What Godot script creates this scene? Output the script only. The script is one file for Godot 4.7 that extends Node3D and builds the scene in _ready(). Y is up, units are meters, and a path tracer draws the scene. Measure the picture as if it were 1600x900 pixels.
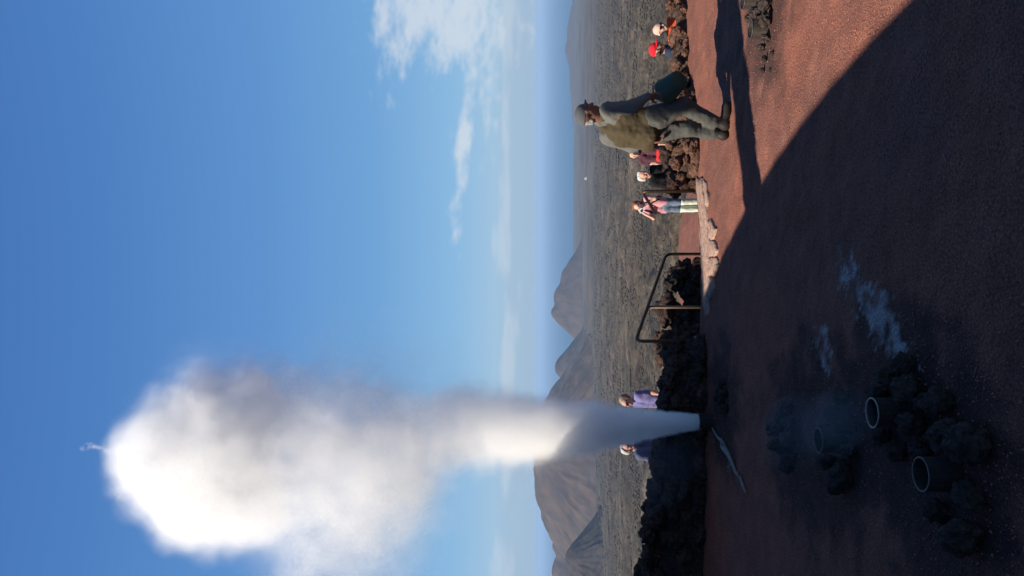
extends Node3D
# A volcanic viewpoint: a water jet turned to steam beside a round building, tourists on a path below, lava plain and sea behind.
# The photograph was taken with the camera held upright and is shown lying on its side, so the camera here is rolled by a quarter turn.

var rng := RandomNumberGenerator.new()
var used := {}
var M := {}
var cam_basis: Basis
var eye := Vector3(0, 2, 0)
var soft := FastNoiseLite.new()
var lump := FastNoiseLite.new()
var rocks: Array = []

# ---------------------------------------------------------------- helpers

func numbered(called: String) -> String:
	if not used.has(called):
		used[called] = 0
		return called
	used[called] += 1
	return "%s_%03d" % [called, used[called]]

func tag(o: Node, label := "", category := "", group := "", kind := "") -> Node:
	if label: o.set_meta("label", label)
	if category: o.set_meta("category", category)
	if group: o.set_meta("group", group)
	if kind: o.set_meta("kind", kind)
	return o

func base(called: String, where := Vector3.ZERO, turn := 0.0) -> Node3D:
	var o := Node3D.new()
	o.name = numbered(called)
	add_child(o)
	o.position = where
	o.rotation.y = turn
	return o

func put(called: String, mesh: Mesh, m: Material, parent: Node = null) -> MeshInstance3D:
	var o := MeshInstance3D.new()
	o.mesh = mesh
	o.material_override = m
	if parent == null:
		o.name = numbered(called)
		add_child(o)
	else:
		o.name = called
		parent.add_child(o, true)
	return o

func lin(r: float, g: float, b: float) -> Color:
	return Color(r, g, b).linear_to_srgb()

func mat(c: Color, rough := 0.9, tex: Texture2D = null, scale := 1.0, bump: Texture2D = null, bump_depth := 1.0) -> StandardMaterial3D:
	var m := StandardMaterial3D.new()
	m.albedo_color = c
	m.roughness = rough
	m.metallic_specular = 0.3
	if tex:
		m.albedo_texture = tex
	if bump:
		m.normal_enabled = true
		m.normal_texture = bump
		m.normal_scale = bump_depth
	if tex or bump:
		m.uv1_triplanar = true
		m.uv1_world_triplanar = true
		m.uv1_scale = Vector3.ONE * scale
	return m

func noise_tex(seed_: int, freq: float, lo: float, hi: float, octaves := 5, normal := false, strength := 4.0, cell := false) -> NoiseTexture2D:
	var n := FastNoiseLite.new()
	n.seed = seed_
	n.noise_type = FastNoiseLite.TYPE_CELLULAR if cell else FastNoiseLite.TYPE_SIMPLEX_SMOOTH
	n.frequency = freq
	n.fractal_octaves = octaves
	var t := NoiseTexture2D.new()
	t.width = 512
	t.height = 512
	t.seamless = true
	t.noise = n
	if normal:
		t.as_normal_map = true
		t.bump_strength = strength
	else:
		var g := Gradient.new()
		g.set_color(0, Color(lo, lo, lo))
		g.set_color(1, Color(hi, hi, hi))
		t.color_ramp = g
	return t

func mesh_from(v: PackedVector3Array, idx: PackedInt32Array, cols := PackedColorArray(), smooth := true) -> ArrayMesh:
	var a := []
	a.resize(Mesh.ARRAY_MAX)
	a[Mesh.ARRAY_VERTEX] = v
	a[Mesh.ARRAY_INDEX] = idx
	if cols.size(): a[Mesh.ARRAY_COLOR] = cols
	var st := SurfaceTool.new()
	st.create_from_arrays(a)
	if not smooth:
		st.deindex()
	st.generate_normals()
	return st.commit()

# a point seen at photograph pixel (px, py), at so many metres in front of the camera, or where that line of sight meets the height y
func sight(px: float, py: float) -> Vector3:
	return Basis(Vector3.RIGHT, deg_to_rad(1.91)) * Vector3(450.0 - py, 800.0 - px, -1200.0)

func at(px: float, py: float, depth: float) -> Vector3:
	var d := sight(px, py)
	return eye + d * (depth / -d.z)

func gp(px: float, py: float, y := 0.0) -> Vector3:
	var d := sight(px, py)
	return eye + d * ((y - eye.y) / d.y)

func tube(path: PackedVector3Array, radii: PackedFloat32Array, sides := 12, caps := true) -> ArrayMesh:
	var v := PackedVector3Array()
	var idx := PackedInt32Array()
	var n := path.size()
	var up := Vector3.UP
	var t0 := (path[1] - path[0]).normalized()
	if absf(t0.dot(up)) > 0.9: up = Vector3.RIGHT
	var side := t0.cross(up).normalized()
	for i in n:
		var t := (path[mini(i + 1, n - 1)] - path[maxi(i - 1, 0)]).normalized()
		side = (side - t * side.dot(t)).normalized()
		var other := t.cross(side)
		for k in sides:
			var a := TAU * k / sides
			v.append(path[i] + (side * cos(a) + other * sin(a)) * radii[mini(i, radii.size() - 1)])
	for i in n - 1:
		for k in sides:
			var p := i * sides + k
			var q := i * sides + (k + 1) % sides
			idx.append_array([p, p + sides, q, q, p + sides, q + sides])
	if caps:
		for e in 2:
			var c := v.size()
			v.append(path[0] if e == 0 else path[n - 1])
			var o := 0 if e == 0 else (n - 1) * sides
			for k in sides:
				var p := o + k
				var q := o + (k + 1) % sides
				idx.append_array([c, p, q] if e == 0 else [c, q, p])
	return mesh_from(v, idx)

func round_path(points: Array, r := 0.08, steps := 6) -> PackedVector3Array:
	var out := PackedVector3Array()
	out.append(points[0])
	for i in range(1, points.size() - 1):
		var p: Vector3 = points[i]
		var a: Vector3 = p + (points[i - 1] - p).normalized() * r
		var b: Vector3 = p + (points[i + 1] - p).normalized() * r
		for k in steps + 1:
			var t := float(k) / steps
			out.append(a.lerp(p, t).lerp(p.lerp(b, t), t))
	out.append(points[points.size() - 1])
	return out

func lathe(profile: Array, sides := 32, close := false) -> ArrayMesh:
	var v := PackedVector3Array()
	var idx := PackedInt32Array()
	var n := profile.size()
	for p in profile:
		for k in sides:
			var a := TAU * k / sides
			v.append(Vector3(p.x * cos(a), p.y, p.x * sin(a)))
	for i in (n if close else n - 1):
		for k in sides:
			var p := i * sides + k
			var q := i * sides + (k + 1) % sides
			var r := ((i + 1) % n) * sides + k
			var s := ((i + 1) % n) * sides + (k + 1) % sides
			idx.append_array([p, r, q, q, r, s])
	return mesh_from(v, idx)

func ball_points(sub: int) -> Array:
	var t := (1.0 + sqrt(5.0)) / 2.0
	var v: Array = []
	for p in [[-1, t, 0], [1, t, 0], [-1, -t, 0], [1, -t, 0], [0, -1, t], [0, 1, t], [0, -1, -t], [0, 1, -t], [t, 0, -1], [t, 0, 1], [-t, 0, -1], [-t, 0, 1]]:
		v.append(Vector3(p[0], p[1], p[2]).normalized())
	var f: Array = [0, 11, 5, 0, 5, 1, 0, 1, 7, 0, 7, 10, 0, 10, 11, 1, 5, 9, 5, 11, 4, 11, 10, 2, 10, 7, 6, 7, 1, 8, 3, 9, 4, 3, 4, 2, 3, 2, 6, 3, 6, 8, 3, 8, 9, 4, 9, 5, 2, 4, 11, 6, 2, 10, 8, 6, 7, 9, 8, 1]
	for s in sub:
		var mids := {}
		var g: Array = []
		for i in range(0, f.size(), 3):
			var m := []
			for e in 3:
				var a: int = f[i + e]
				var b: int = f[i + (e + 1) % 3]
				var key := Vector2i(mini(a, b), maxi(a, b))
				if not mids.has(key):
					mids[key] = v.size()
					v.append(((v[a] + v[b]) * 0.5).normalized())
				m.append(mids[key])
			g.append_array([f[i], m[0], m[2], f[i + 1], m[1], m[0], f[i + 2], m[2], m[1], m[0], m[1], m[2]])
		f = g
	return [v, f]

func rock_mesh(seed_: int, sub: int, rough := 0.34) -> ArrayMesh:
	var b := ball_points(sub)
	var n := FastNoiseLite.new()
	n.seed = seed_
	n.frequency = 0.9
	n.fractal_octaves = 4
	n.fractal_gain = 0.62
	var pits := FastNoiseLite.new()
	pits.seed = seed_ + 7
	pits.noise_type = FastNoiseLite.TYPE_CELLULAR
	pits.frequency = 2.6
	var chunk := FastNoiseLite.new()
	chunk.seed = seed_ + 19
	chunk.noise_type = FastNoiseLite.TYPE_CELLULAR
	chunk.cellular_return_type = FastNoiseLite.RETURN_DISTANCE2_SUB
	chunk.frequency = 0.75
	var v := PackedVector3Array()
	var squash := Vector3(1.0, 0.78, 0.88)
	for p in b[0]:
		var r: float = 0.5 * (1.0 + rough * 1.3 * n.get_noise_3dv(p * 1.3) + rough * 0.9 * chunk.get_noise_3dv(p) + rough * 0.3 * pits.get_noise_3dv(p))
		v.append(p * squash * r)
	var idx := PackedInt32Array()
	for i in range(0, b[1].size(), 3):
		idx.append_array([b[1][i], b[1][i + 2], b[1][i + 1]])
	return mesh_from(v, idx, PackedColorArray(), false)

# ---------------------------------------------------------------- bodies: tapered capsules joined with a smooth minimum, meshed as surface nets

func nets(bones: Array, cell: float, k := 0.05, ruffle := 0.0, ruffle_freq := 9.0) -> Array:
	var lo := Vector3.ONE * 1e6
	var hi := -lo
	for b in bones:
		var r: float = maxf(b[2], b[3]) + cell * 3.0 + k * 0.3
		lo = lo.min((b[0] as Vector3).min(b[1]) - Vector3.ONE * r)
		hi = hi.max((b[0] as Vector3).max(b[1]) + Vector3.ONE * r)
	var nx := int((hi.x - lo.x) / cell) + 2
	var ny := int((hi.y - lo.y) / cell) + 2
	var nz := int((hi.z - lo.z) / cell) + 2
	var f := PackedFloat32Array()
	f.resize(nx * ny * nz)
	f.fill(9.0)
	for b in bones:
		var a: Vector3 = b[0]
		var e: Vector3 = b[1]
		var ra: float = b[2]
		var rb: float = b[3]
		var ba := e - a
		var bb := maxf(ba.length_squared(), 1e-9)
		var pad := maxf(ra, rb) + k + cell * 2.5
		var l := a.min(e) - Vector3.ONE * pad - lo
		var h := a.max(e) + Vector3.ONE * pad - lo
		for x in range(maxi(0, int(l.x / cell)), mini(nx, int(h.x / cell) + 1)):
			for y in range(maxi(0, int(l.y / cell)), mini(ny, int(h.y / cell) + 1)):
				for z in range(maxi(0, int(l.z / cell)), mini(nz, int(h.z / cell) + 1)):
					var pa := lo + Vector3(x, y, z) * cell - a
					var s := clampf(pa.dot(ba) / bb, 0.0, 1.0)
					var d := (pa - ba * s).length() - (ra + (rb - ra) * s)
					var n := (x * ny + y) * nz + z
					var o := f[n]
					var w := maxf(k - absf(o - d), 0.0)
					f[n] = minf(o, d) - w * w * 0.25 / k
	if ruffle > 0.0:
		soft.frequency = ruffle_freq
		for x in nx:
			for y in ny:
				for z in nz:
					var n := (x * ny + y) * nz + z
					if absf(f[n]) < cell * 3.0:
						var p := lo + Vector3(x, y, z) * cell
						f[n] += ruffle * (soft.get_noise_3d(p.x, p.y * 0.6, p.z) + 0.35 * soft.get_noise_3d(p.x * 1.2 + p.y * 1.6, p.y * 2.2 - p.x, p.z * 0.9 + 5.0))
	var at_ := PackedInt32Array()
	at_.resize(nx * ny * nz)
	at_.fill(-1)
	var v := PackedVector3Array()
	var sx := ny * nz
	var off := [0, 1, nz, nz + 1, sx, sx + 1, sx + nz, sx + nz + 1]
	var corner := [Vector3(0, 0, 0), Vector3(0, 0, 1), Vector3(0, 1, 0), Vector3(0, 1, 1), Vector3(1, 0, 0), Vector3(1, 0, 1), Vector3(1, 1, 0), Vector3(1, 1, 1)]
	var edges := [[0, 1], [0, 2], [0, 4], [1, 3], [1, 5], [2, 3], [2, 6], [3, 7], [4, 5], [4, 6], [5, 7], [6, 7]]
	for x in nx - 1:
		for y in ny - 1:
			for z in nz - 1:
				var n := x * sx + y * nz + z
				if absf(f[n]) > cell * 2.6: continue
				var inside := 0
				for c in 8:
					if f[n + off[c]] < 0.0: inside += 1
				if inside == 0 or inside == 8: continue
				var sum := Vector3.ZERO
				var count := 0
				for ed in edges:
					var d0: float = f[n + off[ed[0]]]
					var d1: float = f[n + off[ed[1]]]
					if (d0 < 0.0) != (d1 < 0.0):
						sum += (corner[ed[0]] as Vector3).lerp(corner[ed[1]], d0 / (d0 - d1))
						count += 1
				at_[n] = v.size()
				v.append(lo + (Vector3(x, y, z) + sum / count) * cell)
	var idx := PackedInt32Array()
	for x in range(1, nx - 1):
		for y in range(1, ny - 1):
			for z in range(1, nz - 1):
				var n := x * sx + y * nz + z
				if absf(f[n]) > cell * 2.6: continue
				var s0 := f[n] < 0.0
				for axis in 3:
					var step: int = [sx, nz, 1][axis]
					if (f[n + step] < 0.0) == s0: continue
					var u: int = [nz, 1, sx][axis]
					var w: int = [1, sx, nz][axis]
					var q := [at_[n], at_[n - u], at_[n - u - w], at_[n - w]]
					if q[0] < 0 or q[1] < 0 or q[2] < 0 or q[3] < 0: continue
					if s0: idx.append_array([q[0], q[2], q[1], q[0], q[3], q[2]])
					else: idx.append_array([q[0], q[1], q[2], q[0], q[2], q[3]])
	return [v, idx]

func joined(parts: Array) -> ArrayMesh:
	var v := PackedVector3Array()
	var idx := PackedInt32Array()
	for p in parts:
		var o := v.size()
		v.append_array(p[0])
		for i in p[1]: idx.append(i + o)
	return mesh_from(v, idx)

# head, nose, ears, chin, neck around a centre, looking along ahead
func head_bones(c: Vector3, ahead: Vector3, up: Vector3, size := 1.0) -> Array:
	var s := size
	var f := ahead.normalized()
	var side := f.cross(up).normalized()
	var u := side.cross(f).normalized()
	var b := []
	b.append([c + u * 0.035 * s - f * 0.025 * s, c + u * 0.03 * s + f * 0.025 * s, 0.083 * s, 0.076 * s])
	b.append([c - u * 0.02 * s + f * 0.03 * s, c - u * 0.075 * s + f * 0.05 * s, 0.062 * s, 0.040 * s])
	b.append([c + u * 0.01 * s + f * 0.098 * s, c - u * 0.025 * s + f * 0.115 * s, 0.010 * s, 0.015 * s])
	b.append([c - u * 0.062 * s + f * 0.083 * s + side * 0.018 * s, c - u * 0.062 * s + f * 0.083 * s - side * 0.018 * s, 0.011 * s, 0.011 * s])
	b.append([c + u * 0.03 * s + f * 0.084 * s + side * 0.032 * s, c + u * 0.03 * s + f * 0.084 * s - side * 0.032 * s, 0.014 * s, 0.014 * s])
	for e in [-1.0, 1.0]:
		b.append([c + side * 0.082 * e * s + u * 0.018 * s - f * 0.012 * s, c + side * 0.08 * e * s - u * 0.022 * s, 0.016 * s, 0.011 * s])
		b.append([c + side * 0.04 * e * s - u * 0.022 * s + f * 0.062 * s, c + side * 0.036 * e * s - u * 0.03 * s + f * 0.06 * s, 0.024 * s, 0.022 * s])
	return b

# palm and five fingers; from the wrist towards along, palm facing palm_dir, curl 0..1
func hand_bones(wrist: Vector3, along: Vector3, palm_dir: Vector3, thumb_side: float, curl := 0.4, s := 1.0) -> Array:
	var d := along.normalized()
	var p := (palm_dir - d * palm_dir.dot(d)).normalized()
	var side := d.cross(p).normalized() * thumb_side
	var b := []
	for j in 4:
		var o := side * (0.030 - 0.020 * j) * s
		b.append([wrist + o * 0.55 + d * 0.01 * s, wrist + o + d * 0.088 * s, 0.016 * s, 0.0125 * s])
		var l: float = [0.072, 0.080, 0.074, 0.058][j] * s
		var q := wrist + o + d * 0.088 * s
		var dir := d
		for seg in 3:
			dir = (dir.rotated(side.normalized() * thumb_side, 0.0) * cos(curl * 0.9) + p * sin(curl * 0.9) * (1.0 + seg * 0.6)).normalized()
			var e: Vector3 = q + dir * l * [0.44, 0.31, 0.25][seg]
			b.append([q, e, (0.0095 - seg * 0.0008) * s, (0.0088 - seg * 0.0008) * s])
			q = e
	var t0 := wrist + side * 0.026 * s + d * 0.028 * s
	var t1 := t0 + (side * 0.7 + d * 0.6 + p * 0.35).normalized() * 0.042 * s
	var t2 := t1 + (side * 0.25 + d * 0.8 + p * (0.3 + curl * 0.5)).normalized() * 0.032 * s
	b.append([t0, t1, 0.0135 * s, 0.0105 * s])
	b.append([t1, t2, 0.0105 * s, 0.009 * s])
	return b

func shifted(bones: Array, by: float) -> Array:
	var out := []
	for b in bones: out.append([b[0], b[1], b[2] + by, b[3] + by])
	return out

func half_ball(c: Vector3, f: Vector3, u: Vector3, size: Vector3, from := -0.1, rings := 9, sides := 24) -> Array:
	# the part of an ellipsoid above the height `from` (share of its radius), size = (side, up, ahead)
	var side := f.cross(u).normalized()
	var v := PackedVector3Array()
	var idx := PackedInt32Array()
	for i in rings + 1:
		var h := lerpf(from, 1.0, float(i) / rings)
		var r := sqrt(maxf(0.0, 1.0 - h * h))
		for k in sides:
			var a := TAU * k / sides
			v.append(c + side * (size.x * r * cos(a)) + u * (size.y * h) + f * (size.z * r * sin(a)))
	for i in rings:
		for k in sides:
			var p := i * sides + k
			var q := i * sides + (k + 1) % sides
			idx.append_array([p, q, p + sides, q, q + sides, p + sides])
	return [v, idx]

func cap_visor(c: Vector3, f: Vector3, u: Vector3, wide: float, long: float, out: float) -> Array:
	var side := f.cross(u).normalized()
	var v := PackedVector3Array()
	var idx := PackedInt32Array()
	var n := 14
	for layer in 2:
		for i in n + 1:
			var a := lerpf(-1.25, 1.25, float(i) / n)
			var droop := 0.018 * absf(sin(a)) ** 2
			for j in 2:
				var r := 1.0 if j == 0 else 1.0 + out * maxf(0.0, cos(a)) ** 0.6
				v.append(c + side * (wide * sin(a) * (1.0 if j == 0 else 1.04)) + f * (long * cos(a) * r) - u * (droop + 0.012 * j + 0.006 * layer))
	for i in n:
		var a := i * 2
		var b := (n + 1) * 2 + i * 2
		idx.append_array([a, a + 1, a + 2, a + 1, a + 3, a + 2, b, b + 2, b + 1, b + 1, b + 2, b + 3, a + 1, b + 1, a + 3, a + 3, b + 1, b + 3])
	return [v, idx]

# ---------------------------------------------------------------- the land

const EDGE := [[-40.0, 9.9], [-5.0, 9.9], [-2.5, 9.7], [-0.7, 9.55], [0.1, 9.5], [0.6, 9.55], [1.1, 9.6], [1.3, 10.1], [2.2, 10.3], [3.6, 10.9], [6.0, 11.6], [40.0, 14.0]]

func edge_at(x: float) -> float:
	for i in EDGE.size() - 1:
		if x <= EDGE[i + 1][0]:
			return lerpf(EDGE[i][1], EDGE[i + 1][1], clampf((x - EDGE[i][0]) / (EDGE[i + 1][0] - EDGE[i][0]), 0.0, 1.0))
	return 14.0

func path_height(x: float, d: float) -> float:
	return -0.95 - 0.115 * (d - 11.0) - 0.2 * maxf(0.0, x - 1.8) - 0.02 * maxf(0.0, -x)

func ground_height(x: float, d: float) -> float:
	var e := edge_at(x)
	var t := smoothstep(e - 0.02, e + 0.30, d)
	var top := 0.018 * soft.get_noise_2d(x * 7.0, d * 7.0) + 0.006 * soft.get_noise_2d(x * 23.0, d * 23.0) + 0.006 * lump.get_noise_2d(x * 40.0, d * 40.0)
	return lerpf(top, path_height(x, d) + top, t)

func land_height(r: float) -> float:
	var K := [[18.0, -6.0], [40.0, -15.0], [100.0, -33.0], [350.0, -66.0], [1000.0, -116.0], [2000.0, -176.0], [4000.0, -262.0], [6500.0, -340.0], [8700.0, -400.0], [9600.0, -420.0]]
	for i in K.size() - 1:
		if r <= K[i + 1][0]:
			return lerpf(K[i][1], K[i + 1][1], clampf(log(r / K[i][0]) / log(K[i + 1][0] / K[i][0]), 0.0, 1.0))
	return -420.0

func _ready() -> void:
	rng.seed = 20
	soft.seed = 3
	soft.frequency = 0.35
	soft.fractal_octaves = 3
	lump.seed = 11
	lump.frequency = 0.08
	lump.fractal_octaves = 4
	camera_and_light()
	materials()
	for i in 10:
		rocks.append(rock_mesh(40 + i * 3, 3 if i < 5 else 2))
	setting()
	building()
	stonework()
	pipes_and_piles()
	people()
	small_things()
	steam()
	smoke()

func camera_and_light() -> void:
	var cam := Camera3D.new()
	cam.name = "camera"
	cam.fov = 2.0 * rad_to_deg(atan(450.0 / 1200.0))
	cam.near = 0.05
	cam.far = 150000.0
	# world up lies to the left of the picture, world right at its top
	cam.transform = Transform3D(Basis(Vector3.RIGHT, deg_to_rad(1.91)) * Basis(Vector3.DOWN, Vector3.RIGHT, Vector3.BACK), eye)
	add_child(cam)
	cam.current = true
	var e := Environment.new()
	e.background_mode = Environment.BG_SKY
	e.tonemap_mode = Environment.TONE_MAPPER_LINEAR
	e.tonemap_exposure = 1.8
	e.sdfgi_enabled = true
	e.ssao_enabled = true
	e.ssil_enabled = true
	e.fog_enabled = true
	e.fog_density = 0.00005
	e.fog_light_color = Color(0.70, 0.84, 1.0)
	e.volumetric_fog_enabled = true
	e.volumetric_fog_density = 0.0
	var sky := Sky.new()
	var pan := PanoramaSkyMaterial.new()
	pan.panorama = sky_picture()
	sky.sky_material = pan
	e.sky = sky
	var w := WorldEnvironment.new()
	w.name = "air"
	w.environment = e
	add_child(w)
	var sun := DirectionalLight3D.new()
	sun.name = "sun"
	sun.light_energy = 1.6
	sun.light_color = Color(1.0, 0.955, 0.88)
	sun.light_angular_distance = 0.53
	sun.shadow_enabled = true
	add_child(sun)
	var h := deg_to_rad(45.0)
	var travel := Vector3(0.935 * cos(h), -sin(h), -0.355 * cos(h))
	sun.look_at_from_position(Vector3.ZERO, travel, Vector3.UP)

func sky_picture() -> ImageTexture:
	var w := 4096
	var hgt := 2048
	var im := Image.create(w, hgt, false, Image.FORMAT_RGB8)
	# colour by degrees above the horizon, linear
	var K := [[0.0, 0.36, 0.50, 0.66], [2.0, 0.37, 0.52, 0.68], [3.2, 0.36, 0.55, 0.74], [6.0, 0.26, 0.49, 0.75], [12.0, 0.165, 0.375, 0.68], [20.0, 0.115, 0.29, 0.62], [30.0, 0.077, 0.215, 0.53], [37.0, 0.062, 0.18, 0.475], [55.0, 0.042, 0.13, 0.37], [90.0, 0.028, 0.085, 0.26]]
	var n1 := FastNoiseLite.new()
	n1.seed = 5
	n1.frequency = 0.05
	n1.fractal_octaves = 6
	n1.fractal_gain = 0.58
	var n2 := FastNoiseLite.new()
	n2.seed = 17
	n2.frequency = 0.02
	n2.fractal_octaves = 5
	im.fill(lin(0.13, 0.15, 0.18))
	# banks of cloud: azimuth (degrees to the right of the view), height, width, tallness, strength
	var banks := [[20.5, 7.0, 4.8, 4.6, 1.0, 0.0], [13.0, 5.2, 7.5, 0.75, 0.68, -0.13], [17.0, 3.2, 7.0, 1.3, 0.7, 0.0], [66.0, 5.6, 9.0, 0.7, 0.7, 0.1], [118.0, 4.6, 9.0, 0.7, 0.7, -0.1], [255.0, 5.0, 9.0, 0.7, 0.7, 0.1], [27.0, 6.0, 6.0, 3.0, 0.7], [75.0, 7.0, 9.0, 3.0, 0.7], [128.0, 6.0, 12.0, 3.0, 0.7], [170.0, 5.0, 9.0, 2.0, 0.6], [222.0, 8.0, 10.0, 3.5, 0.7], [285.0, 6.0, 8.0, 2.5, 0.65], [322.0, 5.0, 6.0, 2.2, 0.6]]
	for row in hgt / 2:
		var el := 90.0 - (row + 0.5) * 180.0 / hgt
		var c := Vector3.ZERO
		for i in K.size() - 1:
			if el <= K[i + 1][0]:
				var t: float = (el - K[i][0]) / (K[i + 1][0] - K[i][0])
				c = Vector3(K[i][1], K[i][2], K[i][3]).lerp(Vector3(K[i + 1][1], K[i + 1][2], K[i + 1][3]), t)
				break
		c /= 1.8
		im.fill_rect(Rect2i(0, row, w, 1), lin(c.x, c.y, c.z))
		if el > 16.0: continue
		for col in w:
			var az := col * 360.0 / w
			if az > 180.0: az -= 360.0
			var cover := 0.0
			for b in banks:
				var da: float = absf(fposmod(az - b[0] + 180.0, 360.0) - 180.0) / b[2]
				var de: float = absf(el - b[1] - (0.0 if b.size() < 6 else b[5] * (fposmod(az - b[0] + 180.0, 360.0) - 180.0))) / b[3]
				if da < 1.8 and de < 1.8:
					cover = maxf(cover, b[4] * exp(-1.1 * (da * da + de * de)))
			var streak := exp(-pow((el - 2.35) / 0.6, 2.0)) * 0.6
			var a := 0.0
			if cover > 0.02:
				var s2 := az + el * 0.5
				var k := n1.get_noise_3d(s2 * 4.0, el * 11.0, 0.0) * 0.7 + n1.get_noise_3d(s2 * 13.0, el * 26.0, 9.0) * 0.35 + n2.get_noise_3d(s2 * 5.0, el * 14.0, 4.0) * 0.4
				a = smoothstep(0.18, 1.0, cover + k * 0.9)
			if streak > 0.02:
				a = maxf(a, smoothstep(0.12, 0.8, streak + n2.get_noise_3d(az * 6.0, el * 34.0, 40.0) * 1.0) * 0.42)
			if a > 0.005:
				var m := c.lerp(Vector3(0.40, 0.425, 0.455), a * 0.7)
				im.set_pixel(col, row, lin(m.x, m.y, m.z))
	return ImageTexture.create_from_image(im)

func materials() -> void:
	var grit := noise_tex(1, 0.10, 0.5, 1.0, 5)
	var grit_bump := noise_tex(2, 0.15, 0, 1, 4, true, 5.0)
	var lava := noise_tex(3, 0.02, 0.35, 1.0, 6)
	var lava_bump := noise_tex(4, 0.05, 0, 1, 5, true, 14.0)
	M.ground = mat(Color.WHITE, 0.95, grit, 0.8, grit_bump, 0.8)
	M.ground.vertex_color_use_as_albedo = true
	M.land = mat(Color.WHITE, 0.97, lava, 0.02, lava_bump, 0.5)
	M.land.vertex_color_use_as_albedo = true
	M.hill = mat(Color.WHITE, 0.97, noise_tex(8, 0.01, 0.6, 1.0, 6), 0.002)
	M.hill.vertex_color_use_as_albedo = true
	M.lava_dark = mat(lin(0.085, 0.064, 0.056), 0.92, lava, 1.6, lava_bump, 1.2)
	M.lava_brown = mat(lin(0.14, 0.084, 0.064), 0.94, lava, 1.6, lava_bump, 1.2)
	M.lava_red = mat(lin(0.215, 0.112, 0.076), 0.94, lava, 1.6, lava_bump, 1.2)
	M.lump = mat(lin(0.12, 0.098, 0.074), 0.97, lava, 0.15)
	M.grain = mat(lin(0.30, 0.125, 0.085), 0.95)
	M.flag = mat(lin(0.46, 0.30, 0.235), 0.9, noise_tex(6, 0.02, 0.6, 1.0, 6), 1.3, lava_bump, 0.6)
	M.rust = mat(lin(0.160, 0.104, 0.072), 0.45, noise_tex(7, 0.03, 0.5, 1.0, 5), 3.0)
	M.rust.metallic = 0.55
	M.iron = mat(lin(0.052, 0.037, 0.03), 0.75, lava, 4.0)
	M.iron.metallic = 0.1
	M.rim = mat(lin(0.336, 0.336, 0.336), 0.4, grit, 5.0)
	M.rim.metallic = 0.6
	M.rim_worn = mat(lin(0.128, 0.128, 0.128), 0.5, grit, 5.0)
	M.rim_worn.metallic = 0.5
	M.wood = mat(lin(0.400, 0.376, 0.352), 0.85, noise_tex(9, 0.03, 0.4, 1.0, 5), 6.0)
	M.sea = mat(lin(0.020, 0.068, 0.136), 0.55)
	M.wall = mat(lin(0.080, 0.068, 0.064), 0.9, lava, 0.7, lava_bump, 1.0)
	M.roof = mat(lin(0.280, 0.264, 0.248), 0.9)
	M.pane = mat(Color(0.25, 0.3, 0.33, 0.35), 0.05)
	M.pane.transparency = BaseMaterial3D.TRANSPARENCY_ALPHA
	M.skin = mat(lin(0.368, 0.216, 0.152), 0.6)
	M.skin_tan = mat(lin(0.150, 0.072, 0.05), 0.6)

func axis_steps(parts: Array) -> PackedFloat32Array:
	# [[from, to, step], ...] one after the other
	var out := PackedFloat32Array()
	for p in parts:
		var n := maxi(1, int(round((p[1] - p[0]) / p[2])))
		for i in n: out.append(lerpf(p[0], p[1], float(i) / n))
	out.append(parts[parts.size() - 1][1])
	return out

func setting() -> void:
	ground()
	lava_plain()
	hills()
	var st := PlaneMesh.new()
	st.size = Vector2(160000, 90000)
	var sea := put("sea", st, M.sea)
	sea.position = Vector3(0, -400, -50000)
	tag(sea, "hazy blue sea along the horizon", "sea", "", "structure")

const SALT := [[1308, 385], [1322, 392], [1345, 440], [1385, 448], [1402, 500], [1412, 545], [1424, 580], [1395, 572], [1372, 530], [1345, 500], [1330, 462], [1312, 432]]
const SALT_SMALL := [[1272, 508], [1290, 512], [1296, 540], [1296, 585], [1284, 580], [1274, 545]]

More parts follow.
